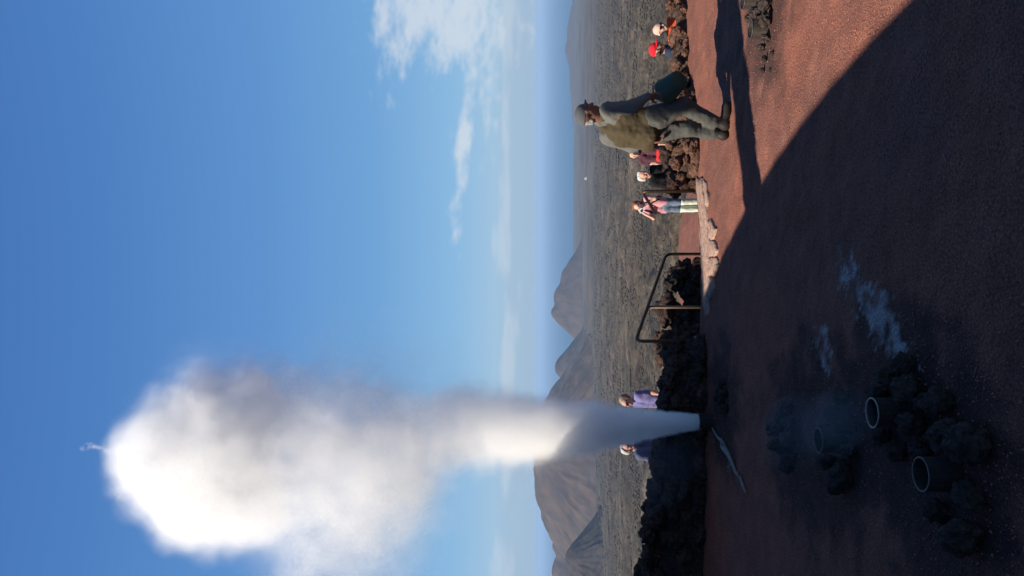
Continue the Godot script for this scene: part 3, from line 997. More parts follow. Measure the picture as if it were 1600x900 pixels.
func person(foot: Vector3, tall: float, turn: float, o: Dictionary) -> void:
	var r := base("person", foot, turn)
	tag(r, o.label, "person", "onlookers on the lower path")
	var s := tall / 1.72
	# local axes: +z is ahead, +x is the person's left
	var V := func(x: float, y: float, z: float) -> Vector3: return Vector3(x, y, z) * s
	var skin := mat(o.skin, 0.6)
	var hc: Vector3 = V.call(0, 1.605, 0.03)
	var body := []
	var arms := {}
	for e in [-1.0, 1.0]:
		var sh: Vector3 = V.call(0.18 * e, 1.40, 0)
		var el: Vector3 = V.call(0.25 * e, 1.12, -0.03)
		var ha: Vector3 = V.call(0.25 * e, 0.88, 0.07)
		if o.has("photo"):
			el = V.call(0.27 * e, 1.22, 0.20)
			ha = V.call(0.08 * e, 1.52, 0.27)
		arms[e] = [sh, el, ha]
		body.append([sh, el, 0.045 * s, 0.038 * s])
		body.append([el, ha, 0.037 * s, 0.026 * s])
		var hip: Vector3 = V.call(0.085 * e, 0.90, 0)
		var kn: Vector3 = V.call(0.10 * e, 0.49, 0.025)
		var an: Vector3 = V.call(0.105 * e, 0.085, -0.01)
		body.append([hip, kn, 0.07 * s, 0.05 * s])
		body.append([kn, an, 0.05 * s, 0.034 * s])
		body.append([an, V.call(0.115 * e, 0.04, 0.10), 0.034 * s, 0.028 * s])
		body.append([V.call(0.09 * e, 1.0, 0), V.call(0.12 * e, 1.32, 0), 0.10 * s, 0.09 * s])
	body.append([V.call(0, 1.40, -0.01), V.call(0, 1.55, 0.015), 0.055 * s, 0.05 * s])
	var parts := [nets(body, 0.022, 0.05)]
	parts.append(nets(head_bones(hc, Vector3(0, -0.05, 1), Vector3.UP, s * 1.08) + [[V.call(0, 1.46, 0), V.call(0, 1.55, 0.015), 0.05 * s, 0.048 * s]], 0.010, 0.022))
	for e in [-1.0, 1.0]:
		var a: Array = arms[e]
		parts.append(nets(hand_bones(a[2], a[2] - a[1], Vector3(-e, 0, 0.2) if not o.has("photo") else Vector3(-e, 0, -0.3), e, 0.35, s), 0.007, 0.01))
	put("body", joined(parts), skin, r)
	var top := []
	for e in [-1.0, 1.0]:
		var a: Array = arms[e]
		top.append([V.call(0.09 * e, 0.93, 0), V.call(0.115 * e, 1.32, 0), 0.118 * s, 0.108 * s])
		top.append([V.call(0.05 * e, 1.42, -0.01), a[0], 0.07 * s, 0.075 * s])
		var sleeve: Vector3 = a[1]
		if o.has("bare"):
			top.append([a[0], a[0].lerp(sleeve, 0.62), 0.07 * s, 0.066 * s])
		else:
			top.append([a[0], sleeve, 0.068 * s, 0.058 * s])
			top.append([sleeve, sleeve.lerp(a[2], 0.92), 0.056 * s, 0.044 * s])
	put("shirt", joined([nets(top, 0.018, 0.05, 0.018, 7.0)]), cloth(o.shirt), r)
	var legs := []
	for e in [-1.0, 1.0]:
		var hip: Vector3 = V.call(0.085 * e, 0.90, 0)
		var kn: Vector3 = V.call(0.10 * e, 0.49, 0.025)
		legs.append([V.call(0.07 * e, 0.96, 0), hip, 0.112 * s, 0.112 * s])
		legs.append([hip, kn, 0.10 * s, 0.075 * s])
		if not o.has("shorts"):
			legs.append([kn, V.call(0.105 * e, 0.10, -0.01), 0.073 * s, 0.06 * s])
		var shoe := [[V.call(0.105 * e, 0.05, -0.05), V.call(0.115 * e, 0.045, 0.12), 0.05 * s, 0.042 * s]]
		put("shoe", joined([nets(shoe, 0.014, 0.02)]), M.leather if M.has("leather") else cloth(lin(0.048, 0.040, 0.036)), r)
	put("trousers", joined([nets(legs, 0.018, 0.04, 0.016, 6.0)]), cloth(o.pants), r)
	if o.has("shorts"):
		for e in [-1.0, 1.0]:
			put("trouser_leg", joined([nets([[V.call(0.10 * e, 0.50, 0.025), V.call(0.105 * e, 0.08, -0.01), 0.085 * s, 0.075 * s]], 0.018, 0.04, 0.016, 6.0)]), cloth(o.shorts), r)
	var f := Vector3(0, -0.05, 1).normalized()
	var hs := s * 1.08
	if o.has("cap"):
		put("cap", joined([half_ball(hc + Vector3(0, 0.045, -0.004) * hs, Vector3(0, 0, 1), Vector3.UP, Vector3(0.094, 0.098, 0.112) * hs, 0.0), cap_visor(hc + Vector3(0, 0.05, 0) * hs, Vector3(0, 0, 1), Vector3.UP, 0.085 * hs, 0.104 * hs, 0.75)]), cloth(o.cap), r)
		put("hair", joined([nets([[hc + Vector3(-0.05, -0.01, -0.055) * hs, hc + Vector3(0.05, -0.01, -0.055) * hs, 0.05 * hs, 0.05 * hs]], 0.012, 0.02)]), cloth(o.hair), r)
	elif o.has("bald"):
		put("hair", joined([nets([[hc + Vector3(-0.075, 0.0, -0.03) * hs, hc + Vector3(-0.03, 0.0, -0.08) * hs, 0.026 * hs, 0.03 * hs], [hc + Vector3(-0.03, 0.0, -0.08) * hs, hc + Vector3(0.03, 0.0, -0.08) * hs, 0.03 * hs, 0.03 * hs], [hc + Vector3(0.03, 0.0, -0.08) * hs, hc + Vector3(0.075, 0.0, -0.03) * hs, 0.03 * hs, 0.026 * hs]], 0.010, 0.02)]), cloth(o.hair), r)
	else:
		var long := -0.10 if o.has("photo") else -0.015
		put("hair", joined([nets([[hc + Vector3(-0.045, 0.075, -0.02) * hs, hc + Vector3(0.045, 0.075, -0.02) * hs, 0.062 * hs, 0.062 * hs], [hc + Vector3(-0.04, 0.03, -0.055) * hs, hc + Vector3(0.04, 0.03, -0.055) * hs, 0.062 * hs, 0.062 * hs], [hc + Vector3(-0.07, 0.03, -0.03) * hs, hc + Vector3(-0.07, long, -0.04) * hs, 0.032 * hs, 0.028 * hs], [hc + Vector3(0.07, 0.03, -0.03) * hs, hc + Vector3(0.07, long, -0.04) * hs, 0.032 * hs, 0.028 * hs], [hc + Vector3(0, 0.02, -0.06) * hs, hc + Vector3(0, long, -0.06) * hs, 0.06 * hs, 0.05 * hs]], 0.010, 0.03, 0.01, 14.0)]), cloth(o.hair), r)
	if o.has("glasses"):
		var lens := []
		for e in [-1.0, 1.0]:
			lens.append([hc + Vector3(0.022 * e, 0.008, 0.098) * hs, hc + Vector3(0.05 * e, 0.01, 0.085) * hs, 0.019 * hs, 0.018 * hs])
			lens.append([hc + Vector3(0.055 * e, 0.016, 0.08) * hs, hc + Vector3(0.085 * e, 0.016, 0.0) * hs, 0.006 * hs, 0.006 * hs])
		lens.append([hc + Vector3(-0.02, 0.014, 0.105) * hs, hc + Vector3(0.02, 0.014, 0.105) * hs, 0.005 * hs, 0.005 * hs])
		put("sunglasses", joined([nets(lens, 0.006, 0.006)]), mat(lin(0.008, 0.008, 0.010), 0.2), r)
	else:
		for e in [-1.0, 1.0]:
			put("eye", joined([nets([[hc + Vector3(0.032 * e, 0.006, 0.090) * hs, hc + Vector3(0.04 * e, 0.006, 0.088) * hs, 0.009 * hs, 0.008 * hs]], 0.004, 0.004)]), mat(lin(0.024, 0.016, 0.014), 0.3), r)
	if o.has("bag"):
		put("waist_bag", joined([nets([[V.call(-0.10, 0.98, 0.13), V.call(0.10, 0.98, 0.13), 0.07 * s, 0.07 * s]], 0.016, 0.02, 0.01, 8.0)]), cloth(o.bag), r)
	if o.has("pack"):
		put("backpack", joined([nets([[V.call(0, 1.05, -0.2), V.call(0, 1.36, -0.18), 0.13 * s, 0.11 * s], [V.call(-0.06, 1.05, -0.2), V.call(0.06, 1.05, -0.2), 0.12 * s, 0.12 * s]], 0.02, 0.05)]), cloth(o.pack), r)
		for e in [-1.0, 1.0]:
			put("strap", tube(PackedVector3Array([V.call(0.12 * e, 1.0, -0.12), V.call(0.19 * e, 1.10, 0.06), V.call(0.13 * e, 1.28, 0.14), V.call(0.11 * e, 1.42, 0.10), V.call(0.10 * e, 1.47, -0.02), V.call(0.08 * e, 1.36, -0.14)]), PackedFloat32Array([0.02 * s]), 8), cloth(o.pack), r)
	if o.has("photo"):
		var q := base("camera_held", foot + Basis(Vector3.UP, turn) * (V.call(0, 1.56, 0.33) as Vector3), turn)
		tag(q, "small silver camera held up by the red haired woman", "camera")
		var b := BoxMesh.new()
		b.size = Vector3(0.12, 0.075, 0.035)
		put("camera_body", b, mat(lin(0.560, 0.560, 0.576), 0.35), q)
		put("lens", lathe([Vector2(0.03, 0.0), Vector2(0.03, 0.03), Vector2(0.022, 0.034), Vector2(0.001, 0.03)], 20), mat(lin(0.040, 0.040, 0.048), 0.2), q).transform = Transform3D(Basis(Vector3.RIGHT, PI / 2), Vector3(0, 0, 0.017))

func walking_man() -> void:
	var feet := gp(1140, 190)
	var r := base("person", feet)
	tag(r, "man in grey cap, tan waistcoat and grey trousers walking away with a bucket", "person")
	var Q := func(px: float, py: float, d: float) -> Vector3: return at(px, py, d) - feet
	var ahead := Vector3(0.72, 0, -0.69)
	var right := Vector3(0.69, 0, 0.72)
	var hc: Vector3 = Q.call(919, 179, 8.04)
	var neck: Vector3 = Q.call(940, 188, 8.08)
	var rsh: Vector3 = Q.call(950, 172, 7.94)
	var lsh: Vector3 = Q.call(950, 214, 8.22)
	var rel: Vector3 = Q.call(990, 166, 7.84)
	var rha: Vector3 = Q.call(1013, 151, 7.80)
	var lel: Vector3 = Q.call(986, 228, 8.26)
	var lha: Vector3 = Q.call(1016, 221, 8.08)
	var rhip: Vector3 = Q.call(1028, 183, 7.98)
	var lhip: Vector3 = Q.call(1028, 204, 8.16)
	var rkn: Vector3 = Q.call(1067, 165, 7.92)
	var lkn: Vector3 = Q.call(1075, 201, 8.10)
	var ran: Vector3 = Q.call(1120, 190, 8.06)
	var lan: Vector3 = Q.call(1119, 207, 8.16)
	ran.y = 0.10
	lan.y = 0.10
	var waist: Vector3 = (rhip + lhip) * 0.5 + Vector3(0, 0.08, 0)
	var chest: Vector3 = Q.call(972, 195, 8.09)
	# one body under the clothes
	var torso := [[waist + right * 0.07, chest + right * 0.09, 0.11, 0.11], [waist - right * 0.07, chest - right * 0.09, 0.11, 0.11], [chest + right * 0.08, rsh, 0.10, 0.06], [chest - right * 0.08, lsh, 0.10, 0.06], [neck - Vector3(0, 0.06, 0), hc - Vector3(0, 0.05, 0) - ahead * 0.02, 0.062, 0.056]]
	var limbs := [[rsh, rel, 0.05, 0.042], [rel, rha, 0.041, 0.028], [lsh, lel, 0.05, 0.042], [lel, lha, 0.041, 0.028], [rhip, rkn, 0.075, 0.055], [rkn, ran, 0.055, 0.04], [lhip, lkn, 0.075, 0.055], [lkn, lan, 0.055, 0.04]]
	var look := Vector3(0.97, -0.12, -0.25)
	var parts := [nets(torso + limbs, 0.016, 0.05)]
	parts.append(nets(head_bones(hc, look, Vector3.UP, 1.1) + [[neck - Vector3(0, 0.03, 0), hc - Vector3(0, 0.05, 0) - ahead * 0.02, 0.062, 0.056]], 0.008, 0.022))
	var grip: Vector3 = rha + Vector3(0.012, -0.075, 0.0)
	parts.append(nets(hand_bones(rha, Vector3(0.12, -1, -0.05), ahead * -1.0, 1.0, 0.95), 0.0055, 0.010))
	parts.append(nets(hand_bones(lha, Vector3(0.1, -1, 0.1), right, -1.0, 0.45), 0.0055, 0.010))
	put("body", joined(parts), M.skin_tan, r)
	var shirt := []
	shirt.append([chest + right * 0.09 + Vector3(0, 0.05, 0), rsh, 0.10, 0.080])
	shirt.append([chest - right * 0.09 + Vector3(0, 0.05, 0), lsh, 0.10, 0.080])
	shirt.append([rsh, rel, 0.078, 0.064])
	shirt.append([rel, rel.lerp(rha, 0.93), 0.062, 0.045])
	shirt.append([lsh, lel, 0.082, 0.068])
	shirt.append([lel, lel.lerp(lha, 0.93), 0.066, 0.047])
	shirt.append([neck - Vector3(0, 0.04, 0), neck + Vector3(0.0, 0.015, 0), 0.075, 0.066])
	put("shirt", joined([nets(shirt, 0.012, 0.04, 0.013, 9.0)]), cloth(lin(0.105, 0.104, 0.096)), r)
	var vest := []
	var hem: Vector3 = Q.call(1012, 199, 8.08)
	var hemr := right * 0.13
	vest.append([hem + hemr, chest + right * 0.10, 0.098, 0.112])
	vest.append([hem - hemr - ahead * 0.03, chest - right * 0.11, 0.118, 0.120])
	vest.append([hem + hemr, hem - hemr - ahead * 0.03, 0.098, 0.118])
	vest.append([hem - ahead * 0.08, chest - ahead * 0.055, 0.105, 0.118])
	vest.append([chest - right * 0.10, neck - right * 0.07 - Vector3(0, 0.045, 0), 0.12, 0.082])
	vest.append([chest + right * 0.09, neck + right * 0.06 - Vector3(0, 0.045, 0), 0.11, 0.078])
	put("waistcoat", joined([nets(vest, 0.012, 0.05, 0.026, 6.0)]), cloth(lin(0.055, 0.042, 0.024)), r)
	var pants := []
	pants.append([rhip + Vector3(0, 0.06, 0), rhip, 0.125, 0.125])
	pants.append([lhip + Vector3(0, 0.06, 0), lhip, 0.125, 0.125])
	pants.append([rhip, rkn, 0.118, 0.085])
	pants.append([rkn, ran + Vector3(0, 0.07, 0), 0.084, 0.068])
	pants.append([lhip, lkn, 0.118, 0.082])
	pants.append([lkn, lan + Vector3(0, 0.05, 0), 0.082, 0.072])
	put("trousers", joined([nets(pants, 0.012, 0.03, 0.015, 8.0)]), cloth(lin(0.068, 0.069, 0.064)), r)
	var leather := mat(lin(0.022, 0.018, 0.016), 0.6)
	for a in [[ran, Vector3(0.9, 0, 0.1)], [lan, Vector3(0.8, 0, -0.5)]]:
		var an: Vector3 = a[0]
		var d: Vector3 = (a[1] as Vector3).normalized()
		var foot := Vector3(an.x, 0.0, an.z)
		put("boot", joined([nets([[an + Vector3(0, 0.05, 0), foot + Vector3(0, 0.05, 0) - d * 0.03, 0.05, 0.052], [foot + Vector3(0, 0.05, 0) - d * 0.04, foot + Vector3(0, 0.045, 0) + d * 0.15, 0.052, 0.044], [foot + Vector3(0, 0.03, 0) + d * 0.08, foot + Vector3(0, 0.035, 0) + d * 0.17, 0.045, 0.036]], 0.011, 0.03)]), leather, r)
	var lf := Vector3(look.x, 0, look.z).normalized()
	var cc: Vector3 = hc + Vector3(0, 0.045, 0) - lf * 0.006
	put("cap", joined([half_ball(cc, lf, (Vector3.UP + lf * 0.1).normalized(), Vector3(0.098, 0.098, 0.118), -0.05, 10, 28), cap_visor(cc, lf, (Vector3.UP + lf * 0.12).normalized(), 0.088, 0.11, 0.62)]), cloth(lin(0.07, 0.075, 0.08)), r)
	put("hair", joined([nets([[hc - lf * 0.07 + Vector3(0, 0.015, 0), hc - lf * 0.07 - Vector3(0, 0.035, 0), 0.048, 0.04], [hc - lf * 0.04 + right * 0.06, hc - lf * 0.04 + right * 0.058 - Vector3(0, 0.03, 0), 0.032, 0.024]], 0.008, 0.03, 0.01, 16.0)]), cloth(lin(0.240, 0.232, 0.224)), r)
	# the bucket hangs from his right hand and swings forward
	var bp: Vector3 = feet + grip
	var o := base("bucket", bp)
	tag(o, "dark green bucket hanging from the walking man's hand", "bucket")
	# he has just emptied it: its bottom is turned towards the viewer
	var out := Vector3(0.30, -0.45, 0.84).normalized()
	var side_ := out.cross(Vector3.UP).normalized()
	var tilt := Transform3D(Basis(side_, -out, side_.cross(-out)).scaled(Vector3.ONE * 0.86), at(1040, 143, 7.86) - bp)
	var plastic := mat(lin(0.026, 0.056, 0.046), 0.45)
	put("pail", lathe([Vector2(0.002, -0.27), Vector2(0.105, -0.27), Vector2(0.115, -0.262), Vector2(0.148, -0.02), Vector2(0.156, -0.018), Vector2(0.156, 0.0), Vector2(0.142, 0.0), Vector2(0.11, -0.255), Vector2(0.002, -0.255)], 40), plastic, o).transform = tilt
	var arc := PackedVector3Array()
	for i in 17:
		var a := PI * i / 16.0
		arc.append(Vector3(0.15 * cos(a), 0.15 * sin(a), 0))
	put("handle", tube(arc, PackedFloat32Array([0.005]), 8), M.iron, o).transform = tilt * Transform3D(Basis(Vector3.RIGHT, -1.2), Vector3.ZERO)

# ---------------------------------------------------------------- small things

func small_things() -> void:
	# pale dry branch lying in front of the jet
	var pts := PackedVector3Array()
	var rad := PackedFloat32Array()
	var P := [[1116, 668, 0.010], [1124, 682, 0.013], [1130, 690, 0.016], [1136, 702, 0.026], [1142, 712, 0.022], [1147, 722, 0.014], [1152, 736, 0.013], [1158, 746, 0.011], [1163, 760, 0.013], [1167, 768, 0.006]]
	for p in P:
		var q := gp(p[0], p[1])
		pts.append(Vector3(q.x + rng.randf_range(-0.02, 0.02), p[2] * 0.8 + 0.012, q.z + rng.randf_range(-0.04, 0.04)))
		rad.append(p[2] * rng.randf_range(0.8, 1.3))
	var o := base("dry_branch", pts[4])
	tag(o, "pale dry branch lying on the shaded ground below the jet", "branch")
	put("stem", tube(pts, rad, 9), M.wood, o).position = -o.position
	for t in [[3, 0.12, 0.1], [5, -0.1, 0.07], [7, 0.08, 0.06]]:
		var a: Vector3 = pts[t[0]]
		var b := a + Vector3(t[1], t[2] * 0.4, t[1] * 0.6)
		put("twig", tube(PackedVector3Array([a, a.lerp(b, 0.5) + Vector3(0, 0.02, 0), b]), PackedFloat32Array([0.008, 0.006, 0.003]), 6), M.wood, o).position = -o.position
	# grit, straws
	scatter("pebbles", rock_mesh(70, 1, 0.4), M.grain, 26000, 0.003, 0.018, "small stones scattered over the red grit", "pebbles", 0.25)
	scatter("dark_cinders", rock_mesh(71, 1, 0.4), M.lava_brown, 400, 0.004, 0.014, "dark cinders scattered over the red grit", "cinders", 0.25)
	var straw := CylinderMesh.new()
	straw.top_radius = 0.03
	straw.bottom_radius = 0.04
	straw.height = 1.0
	straw.radial_segments = 5
	straw.rings = 1
	scatter("straw", straw, M.wood, 200, 0.02, 0.06, "bits of pale straw scattered on the terrace", "straw", 0.0, true)
	# a white house far out on the plain
	var p := at(912, 279, 4300)
	p.y = land_height(4300)
	var h := base("white_house", p)
	tag(h, "tiny white house far away on the lava plain", "house")
	var b := BoxMesh.new()
	b.size = Vector3(14, 9, 9)
	put("wall", b, mat(lin(0.640, 0.640, 0.640), 0.8), h).position.y = 7
	var rf := PrismMesh.new()
	rf.size = Vector3(15, 3, 10)
	put("roof", rf, mat(lin(0.480, 0.496, 0.528), 0.8), h).position.y = 13

func scatter(called: String, mesh: Mesh, m: Material, count: int, lo: float, hi: float, label: String, category: String, sink := 0.2, lying := false) -> void:
	var mm := MultiMesh.new()
	mm.transform_format = MultiMesh.TRANSFORM_3D
	mm.mesh = mesh
	mm.instance_count = count
	soft.frequency = 0.35
	for i in count:
		var d := 2.8 + 7.0 * pow(rng.randf(), 1.1)
		var x := rng.randf_range(-0.5, 0.5) * d
		var s := lerpf(lo, hi, pow(rng.randf(), 3.0))
		var b := Basis.from_euler(Vector3(PI / 2 + rng.randf_range(-0.1, 0.1), rng.randf() * TAU, 0)) if lying else Basis.from_euler(Vector3(rng.randf() * TAU, rng.randf() * TAU, rng.randf() * TAU))
		mm.set_instance_transform(i, Transform3D(b.scaled(Vector3.ONE * s), Vector3(x, ground_height(x, d) + s * (0.5 - sink) * (0.1 if lying else 1.0), -d)))
	var o := MultiMeshInstance3D.new()
	o.name = called
	o.multimesh = mm
	o.material_override = m
	add_child(o)
	tag(o, label, category, "", "stuff")

# ---------------------------------------------------------------- steam and smoke

const JET := [[1094, 659.5, 11.5], [1070, 660, 14.5], [1040, 661.5, 19], [1000, 664.5, 26], [960, 666, 33], [920, 668, 39], [880, 669, 45], [840, 670, 50], [800, 669, 57], [760, 668, 62], [720, 670, 68], [680, 674, 76], [640, 680, 84]]
# puffs: pixel x, pixel y, radius in pixels, optical depth through the middle, raggedness of the outline, depth offset
const PUFFS := [
	[860, 669, 46, 3.0, 0.3, 0.0], [830, 668, 50, 3.4, 0.35, 0.0], [795, 670, 54, 4.0, 0.35, 0.0], [750, 668, 62, 4.0, 0.4, 0.0],
	[700, 672, 66, 3.5, 0.3, 0.0], [660, 690, 78, 4.0, 0.3, -0.1], [620, 665, 74, 3.5, 0.4, 0.15], [615, 725, 84, 4.0, 0.3, -0.1],
	[560, 660, 86, 3.5, 0.4, 0.1], [555, 730, 98, 4.5, 0.35, -0.15], [500, 655, 92, 3.2, 0.45, 0.1], [490, 735, 104, 4.5, 0.35, -0.1],
	[430, 650, 92, 3.4, 0.5, 0.15], [425, 735, 110, 4.5, 0.35, -0.05], [370, 640, 84, 3.4, 0.5, 0.1], [360, 700, 105, 6.0, 0.3, -0.1],
	[345, 775, 88, 7.0, 0.22, -0.05], [390, 790, 66, 6.0, 0.25, 0.0], [310, 660, 80, 5.0, 0.4, 0.05], [290, 720, 96, 7.0, 0.22, -0.05],
	[300, 790, 66, 6.0, 0.25, 0.0], [250, 700, 68, 6.0, 0.25, 0.0], [250, 750, 60, 5.0, 0.28, 0.0], [215, 705, 42, 4.5, 0.3, 0.0], [255, 655, 44, 2.0, 0.5, 0.1],
	[192, 702, 18, 2.0, 0.4, 0.0],
	[320, 595, 60, 0.8, 0.8, 0.1], [400, 585, 60, 0.7, 0.8, 0.2], [600, 580, 90, 0.3, 0.8, 0.3], [680, 575, 80, 0.22, 0.8, 0.3], [530, 570, 90, 0.26, 0.8, 0.2],
	[570, 820, 84, 1.6, 0.6, 0.0], [490, 840, 92, 1.7, 0.6, 0.1], [640, 785, 76, 1.5, 0.6, 0.0], [540, 890, 84, 1.0, 0.7, 0.1], [470, 905, 70, 0.7, 0.7, 0.1], [610, 860, 70, 0.8, 0.7, 0.2], [730, 640, 60, 0.6, 0.7, 0.2],
]

const CELL := 0.055

func flakes(count: int, edge: float, spread: float, tent: bool) -> ArrayMesh:
	# loose droplets, none touching: small triangles turned every way
	var st := SurfaceTool.new()
	st.begin(Mesh.PRIMITIVE_TRIANGLES)
	for i in count:
		var c := Vector3(rng.randf() - rng.randf(), rng.randf() - rng.randf(), rng.randf() - rng.randf()) * spread if tent else Vector3(rng.randfn(), rng.randfn(), rng.randfn()) * spread
		var b := Basis.from_euler(Vector3(rng.randf() * TAU, rng.randf() * TAU, rng.randf() * TAU))
		st.set_normal(b.z)
		for k in 3:
			var a := -TAU * k / 3.0
			st.add_vertex(c + b * Vector3(cos(a), sin(a), 0) * edge * 0.577)
	return st.commit()

func turned(p: Vector3) -> Transform3D:
	return Transform3D(Basis.from_euler(Vector3(rng.randi() % 4, rng.randi() % 4, rng.randi() % 4) * PI * 0.5), p)

func lean(px: float) -> float:
	# the wind carries the cloud away from the viewer as it rises
	return clampf((860.0 - px) / 560.0, 0.0, 1.3)

func steam() -> void:
	var edge := 0.0031
	var one := 0.433 * edge * edge * 0.5
	var white := StandardMaterial3D.new()
	white.albedo_color = lin(0.99, 0.99, 0.99)
	white.roughness = 1.0
	white.metallic_specular = 0.0
	white.backlight_enabled = true
	white.backlight = Color(1, 1, 1)
	white.cull_mode = BaseMaterial3D.CULL_DISABLED
	var plume := base("steam_plume", gp(1112, 659))
	tag(plume, "tall white plume of steam shooting up from the black pipe", "steam", "", "stuff")
	var n := FastNoiseLite.new()
	n.seed = 77
	n.frequency = 1.5
	n.fractal_octaves = 4
	n.fractal_gain = 0.55
	var m := FastNoiseLite.new()
	m.seed = 78
	m.frequency = 3.4
	m.fractal_octaves = 4
	var depth := -gp(1112, 659).z
	var k := depth / 1200.0
	# how thick the steam is at every point of a grid
	var lo := at(930, 960, depth) + Vector3(-0.4, 0, -2.8)
	var hi := at(100, 440, depth + 1.4) + Vector3(0.2, 0, 2.8)
	var nx := int((hi.x - lo.x) / CELL)
	var ny := int((hi.y - lo.y) / CELL)
	var nz := int((hi.z - lo.z) / CELL)
	var f := PackedFloat32Array()
	f.resize(nx * ny * nz)
	for p in PUFFS:
		var c := at(p[0], p[1], depth + p[5] + lean(p[0]))
		var r: float = p[2] * (depth + lean(p[0])) / 1200.0
		var thin: bool = p[3] < 3.0
		var rag: float = p[4]
		var thick: float = p[3] * (0.20 if p[0] > 400 and not thin else 0.31 if not thin else 0.66) / (1.5 * r)
		var reach := r * (1.7 if thin else 1.45)
		for x in range(maxi(0, int((c.x - reach - lo.x) / CELL)), mini(nx, int((c.x + reach - lo.x) / CELL) + 1)):
			for y in range(maxi(0, int((c.y - reach - lo.y) / CELL)), mini(ny, int((c.y + reach - lo.y) / CELL) + 1)):
				for z in range(maxi(0, int((c.z - reach - lo.z) / CELL)), mini(nz, int((c.z + reach - lo.z) / CELL) + 1)):
					var w := lo + Vector3(x, y, z) * CELL
					var d := w.distance_to(c) / r
					var v := 0.0
					if thin:
						v = exp(-2.6 * d * d) - 0.001
					else:
						d += rag * (0.9 * n.get_noise_3dv(w) + 0.55 * m.get_noise_3dv(w))
						v = smoothstep(1.26, 0.5, d)
					if v > 0.0: f[(x * ny + y) * nz + z] += v * thick
	var levels := [2, 4, 8, 14, 22, 34, 50, 72, 100, 140, 190, 260, 350, 470, 640]
	var places := []
	for i in levels.size() * 2: places.append([])
	for x in nx:
		for y in ny:
			for z in nz:
				var v := f[(x * ny + y) * nz + z]
				if v < 0.004: continue
				var w := lo + Vector3(x, y, z) * CELL
				# torn by the wind: streamers and gaps
				var torn := 1.0 + 1.5 * n.get_noise_3d(w.x * 1.5 + 9.0, w.y * 1.1, w.z * 1.5) + 1.1 * m.get_noise_3d(w.x, w.y * 0.8, w.z + 4.0)
				v *= clampf(torn, 0.04, 2.2) if v < 0.8 else clampf(0.45 + 0.55 * torn, 0.25, 1.7)
				var want := v * CELL * CELL * CELL / one
				if want < 0.7: continue
				var i := 0
				while i < levels.size() - 1 and levels[i + 1] <= want: i += 1
				if i < levels.size() - 1 and rng.randf() < (want - levels[i]) / (levels[i + 1] - levels[i]): i += 1
				places[i * 2 + rng.randi() % 2].append(w)
	var total := 0
	for i in places.size():
		if places[i].is_empty(): continue
		var mm := MultiMesh.new()
		mm.transform_format = MultiMesh.TRANSFORM_3D
		mm.mesh = flakes(levels[i / 2], edge, CELL, true) if levels[i / 2] > 60 else flakes(levels[i / 2] * 4, edge * 0.5, CELL, true)
		mm.instance_count = places[i].size()
		total += places[i].size()
		for j in places[i].size(): mm.set_instance_transform(j, turned(places[i][j] - plume.position))
		steam_part("steam_cloud", mm, white, plume)
	# the jet, and the droplets that shot ahead of the cloud
	var spots: Array[Vector3] = []
	var loose: Array[Vector3] = []
	var area := 30 * one
	for i in JET.size() - 1:
		var h := absf(JET[i][0] - JET[i + 1][0]) * k
		var r: float = (JET[i][2] + JET[i + 1][2]) * 0.5 * k
		var t0 := 0.5
		var count := int(h * 2.0 * r * lerpf(4.2, 0.04, pow(clampf((i + t0 - 5.0) / 7.0, 0.0, 1.0), 0.6)) / area)
		for j in count:
			var t := rng.randf()
			var px := lerpf(JET[i][0], JET[i + 1][0], t)
			var py := lerpf(JET[i][1], JET[i + 1][1], t)
			var rr := lerpf(JET[i][2], JET[i + 1][2], t) * k
			var c := at(px, py, depth + lean(px))
			var a := rng.randf() * TAU
			var edge_r := rr * (0.96 + 0.34 * m.get_noise_3d(cos(a) * 0.4, c.y * 1.2, sin(a) * 0.4) * clampf(c.y * 0.9, 0.12, 1.0))
			var q := edge_r * sqrt(rng.randf()) * (1.0 + minf(0.16, 0.03 + c.y * 0.05) * rng.randfn())
			(spots if i < 4 else loose).append(c + Vector3(q * cos(a), 0, q * sin(a)))
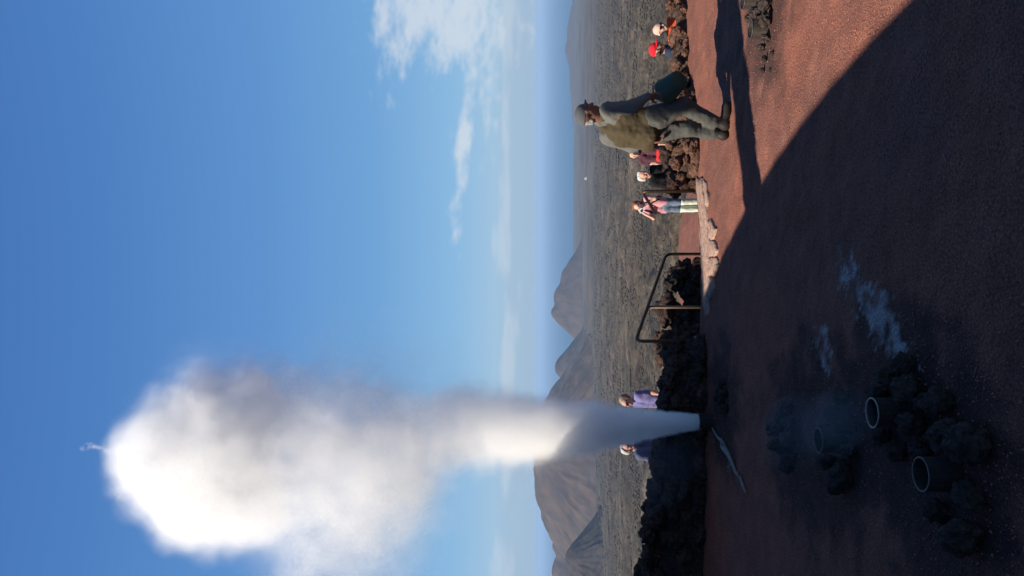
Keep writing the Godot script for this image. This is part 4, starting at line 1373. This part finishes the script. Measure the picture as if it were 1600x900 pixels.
	for j in 150:
		var t := pow(rng.randf(), 1.2)
		var wide := 0.05 * pow(1.0 - t, 2.0) + 0.006 + (0.016 if t > 0.8 else 0.0)
		var c := at(lerpf(196, 130, t), 702.0 + 5.0 * sin(t * 6.0), depth + 1.2)
		spots.append(c + Vector3(rng.randfn(), rng.randfn(), rng.randfn()) * wide)
	for part in [[spots, flakes(30, edge, 0.011, false)], [loose, flakes(120, edge * 0.5, 0.030, false)]]:
		var jm := MultiMesh.new()
		jm.transform_format = MultiMesh.TRANSFORM_3D
		jm.mesh = part[1]
		jm.instance_count = part[0].size()
		for i in part[0].size(): jm.set_instance_transform(i, turned(part[0][i] - plume.position))
		steam_part("steam_jet", jm, white, plume)
	print("steam copies ", total, " ", spots.size())

func steam_part(called: String, mm: MultiMesh, m: Material, parent: Node) -> void:
	var o := MultiMeshInstance3D.new()
	o.name = called
	o.multimesh = mm
	o.material_override = m
	parent.add_child(o, true)
	tag(o, "", "", "", "stuff")

func smoke() -> void:
	# thin smoke that lingers in the shade
	var wisps := [
		[1318, 650, 4.1, Vector3(0.34, 0.3, 0.3), 0.2], [1300, 665, 4.4, Vector3(0.4, 0.34, 0.34), 0.15], [1235, 680, 5.4, Vector3(0.55, 0.42, 0.4), 0.14], [1255, 660, 5.0, Vector3(0.4, 0.5, 0.35), 0.12],
		[1030, 740, 9.1, Vector3(0.9, 0.7, 0.5), 0.14], [1060, 715, 9.0, Vector3(0.6, 0.6, 0.4), 0.14], [900, 735, 9.3, Vector3(0.9, 2.0, 0.8), 0.08],
	]
	for w in wisps:
		var f := FogVolume.new()
		f.name = numbered("smoke_wisp")
		f.shape = RenderingServer.FOG_VOLUME_SHAPE_ELLIPSOID
		f.size = w[3]
		var fm := FogMaterial.new()
		fm.albedo = Color(0.9, 0.94, 1.0)
		fm.density = w[4]
		f.material = fm
		add_child(f)
		f.position = at(w[0], w[1], w[2])
		tag(f, "thin bluish smoke drifting in the shade round the pipes and the jet", "smoke", "wisps of thin smoke", "stuff")
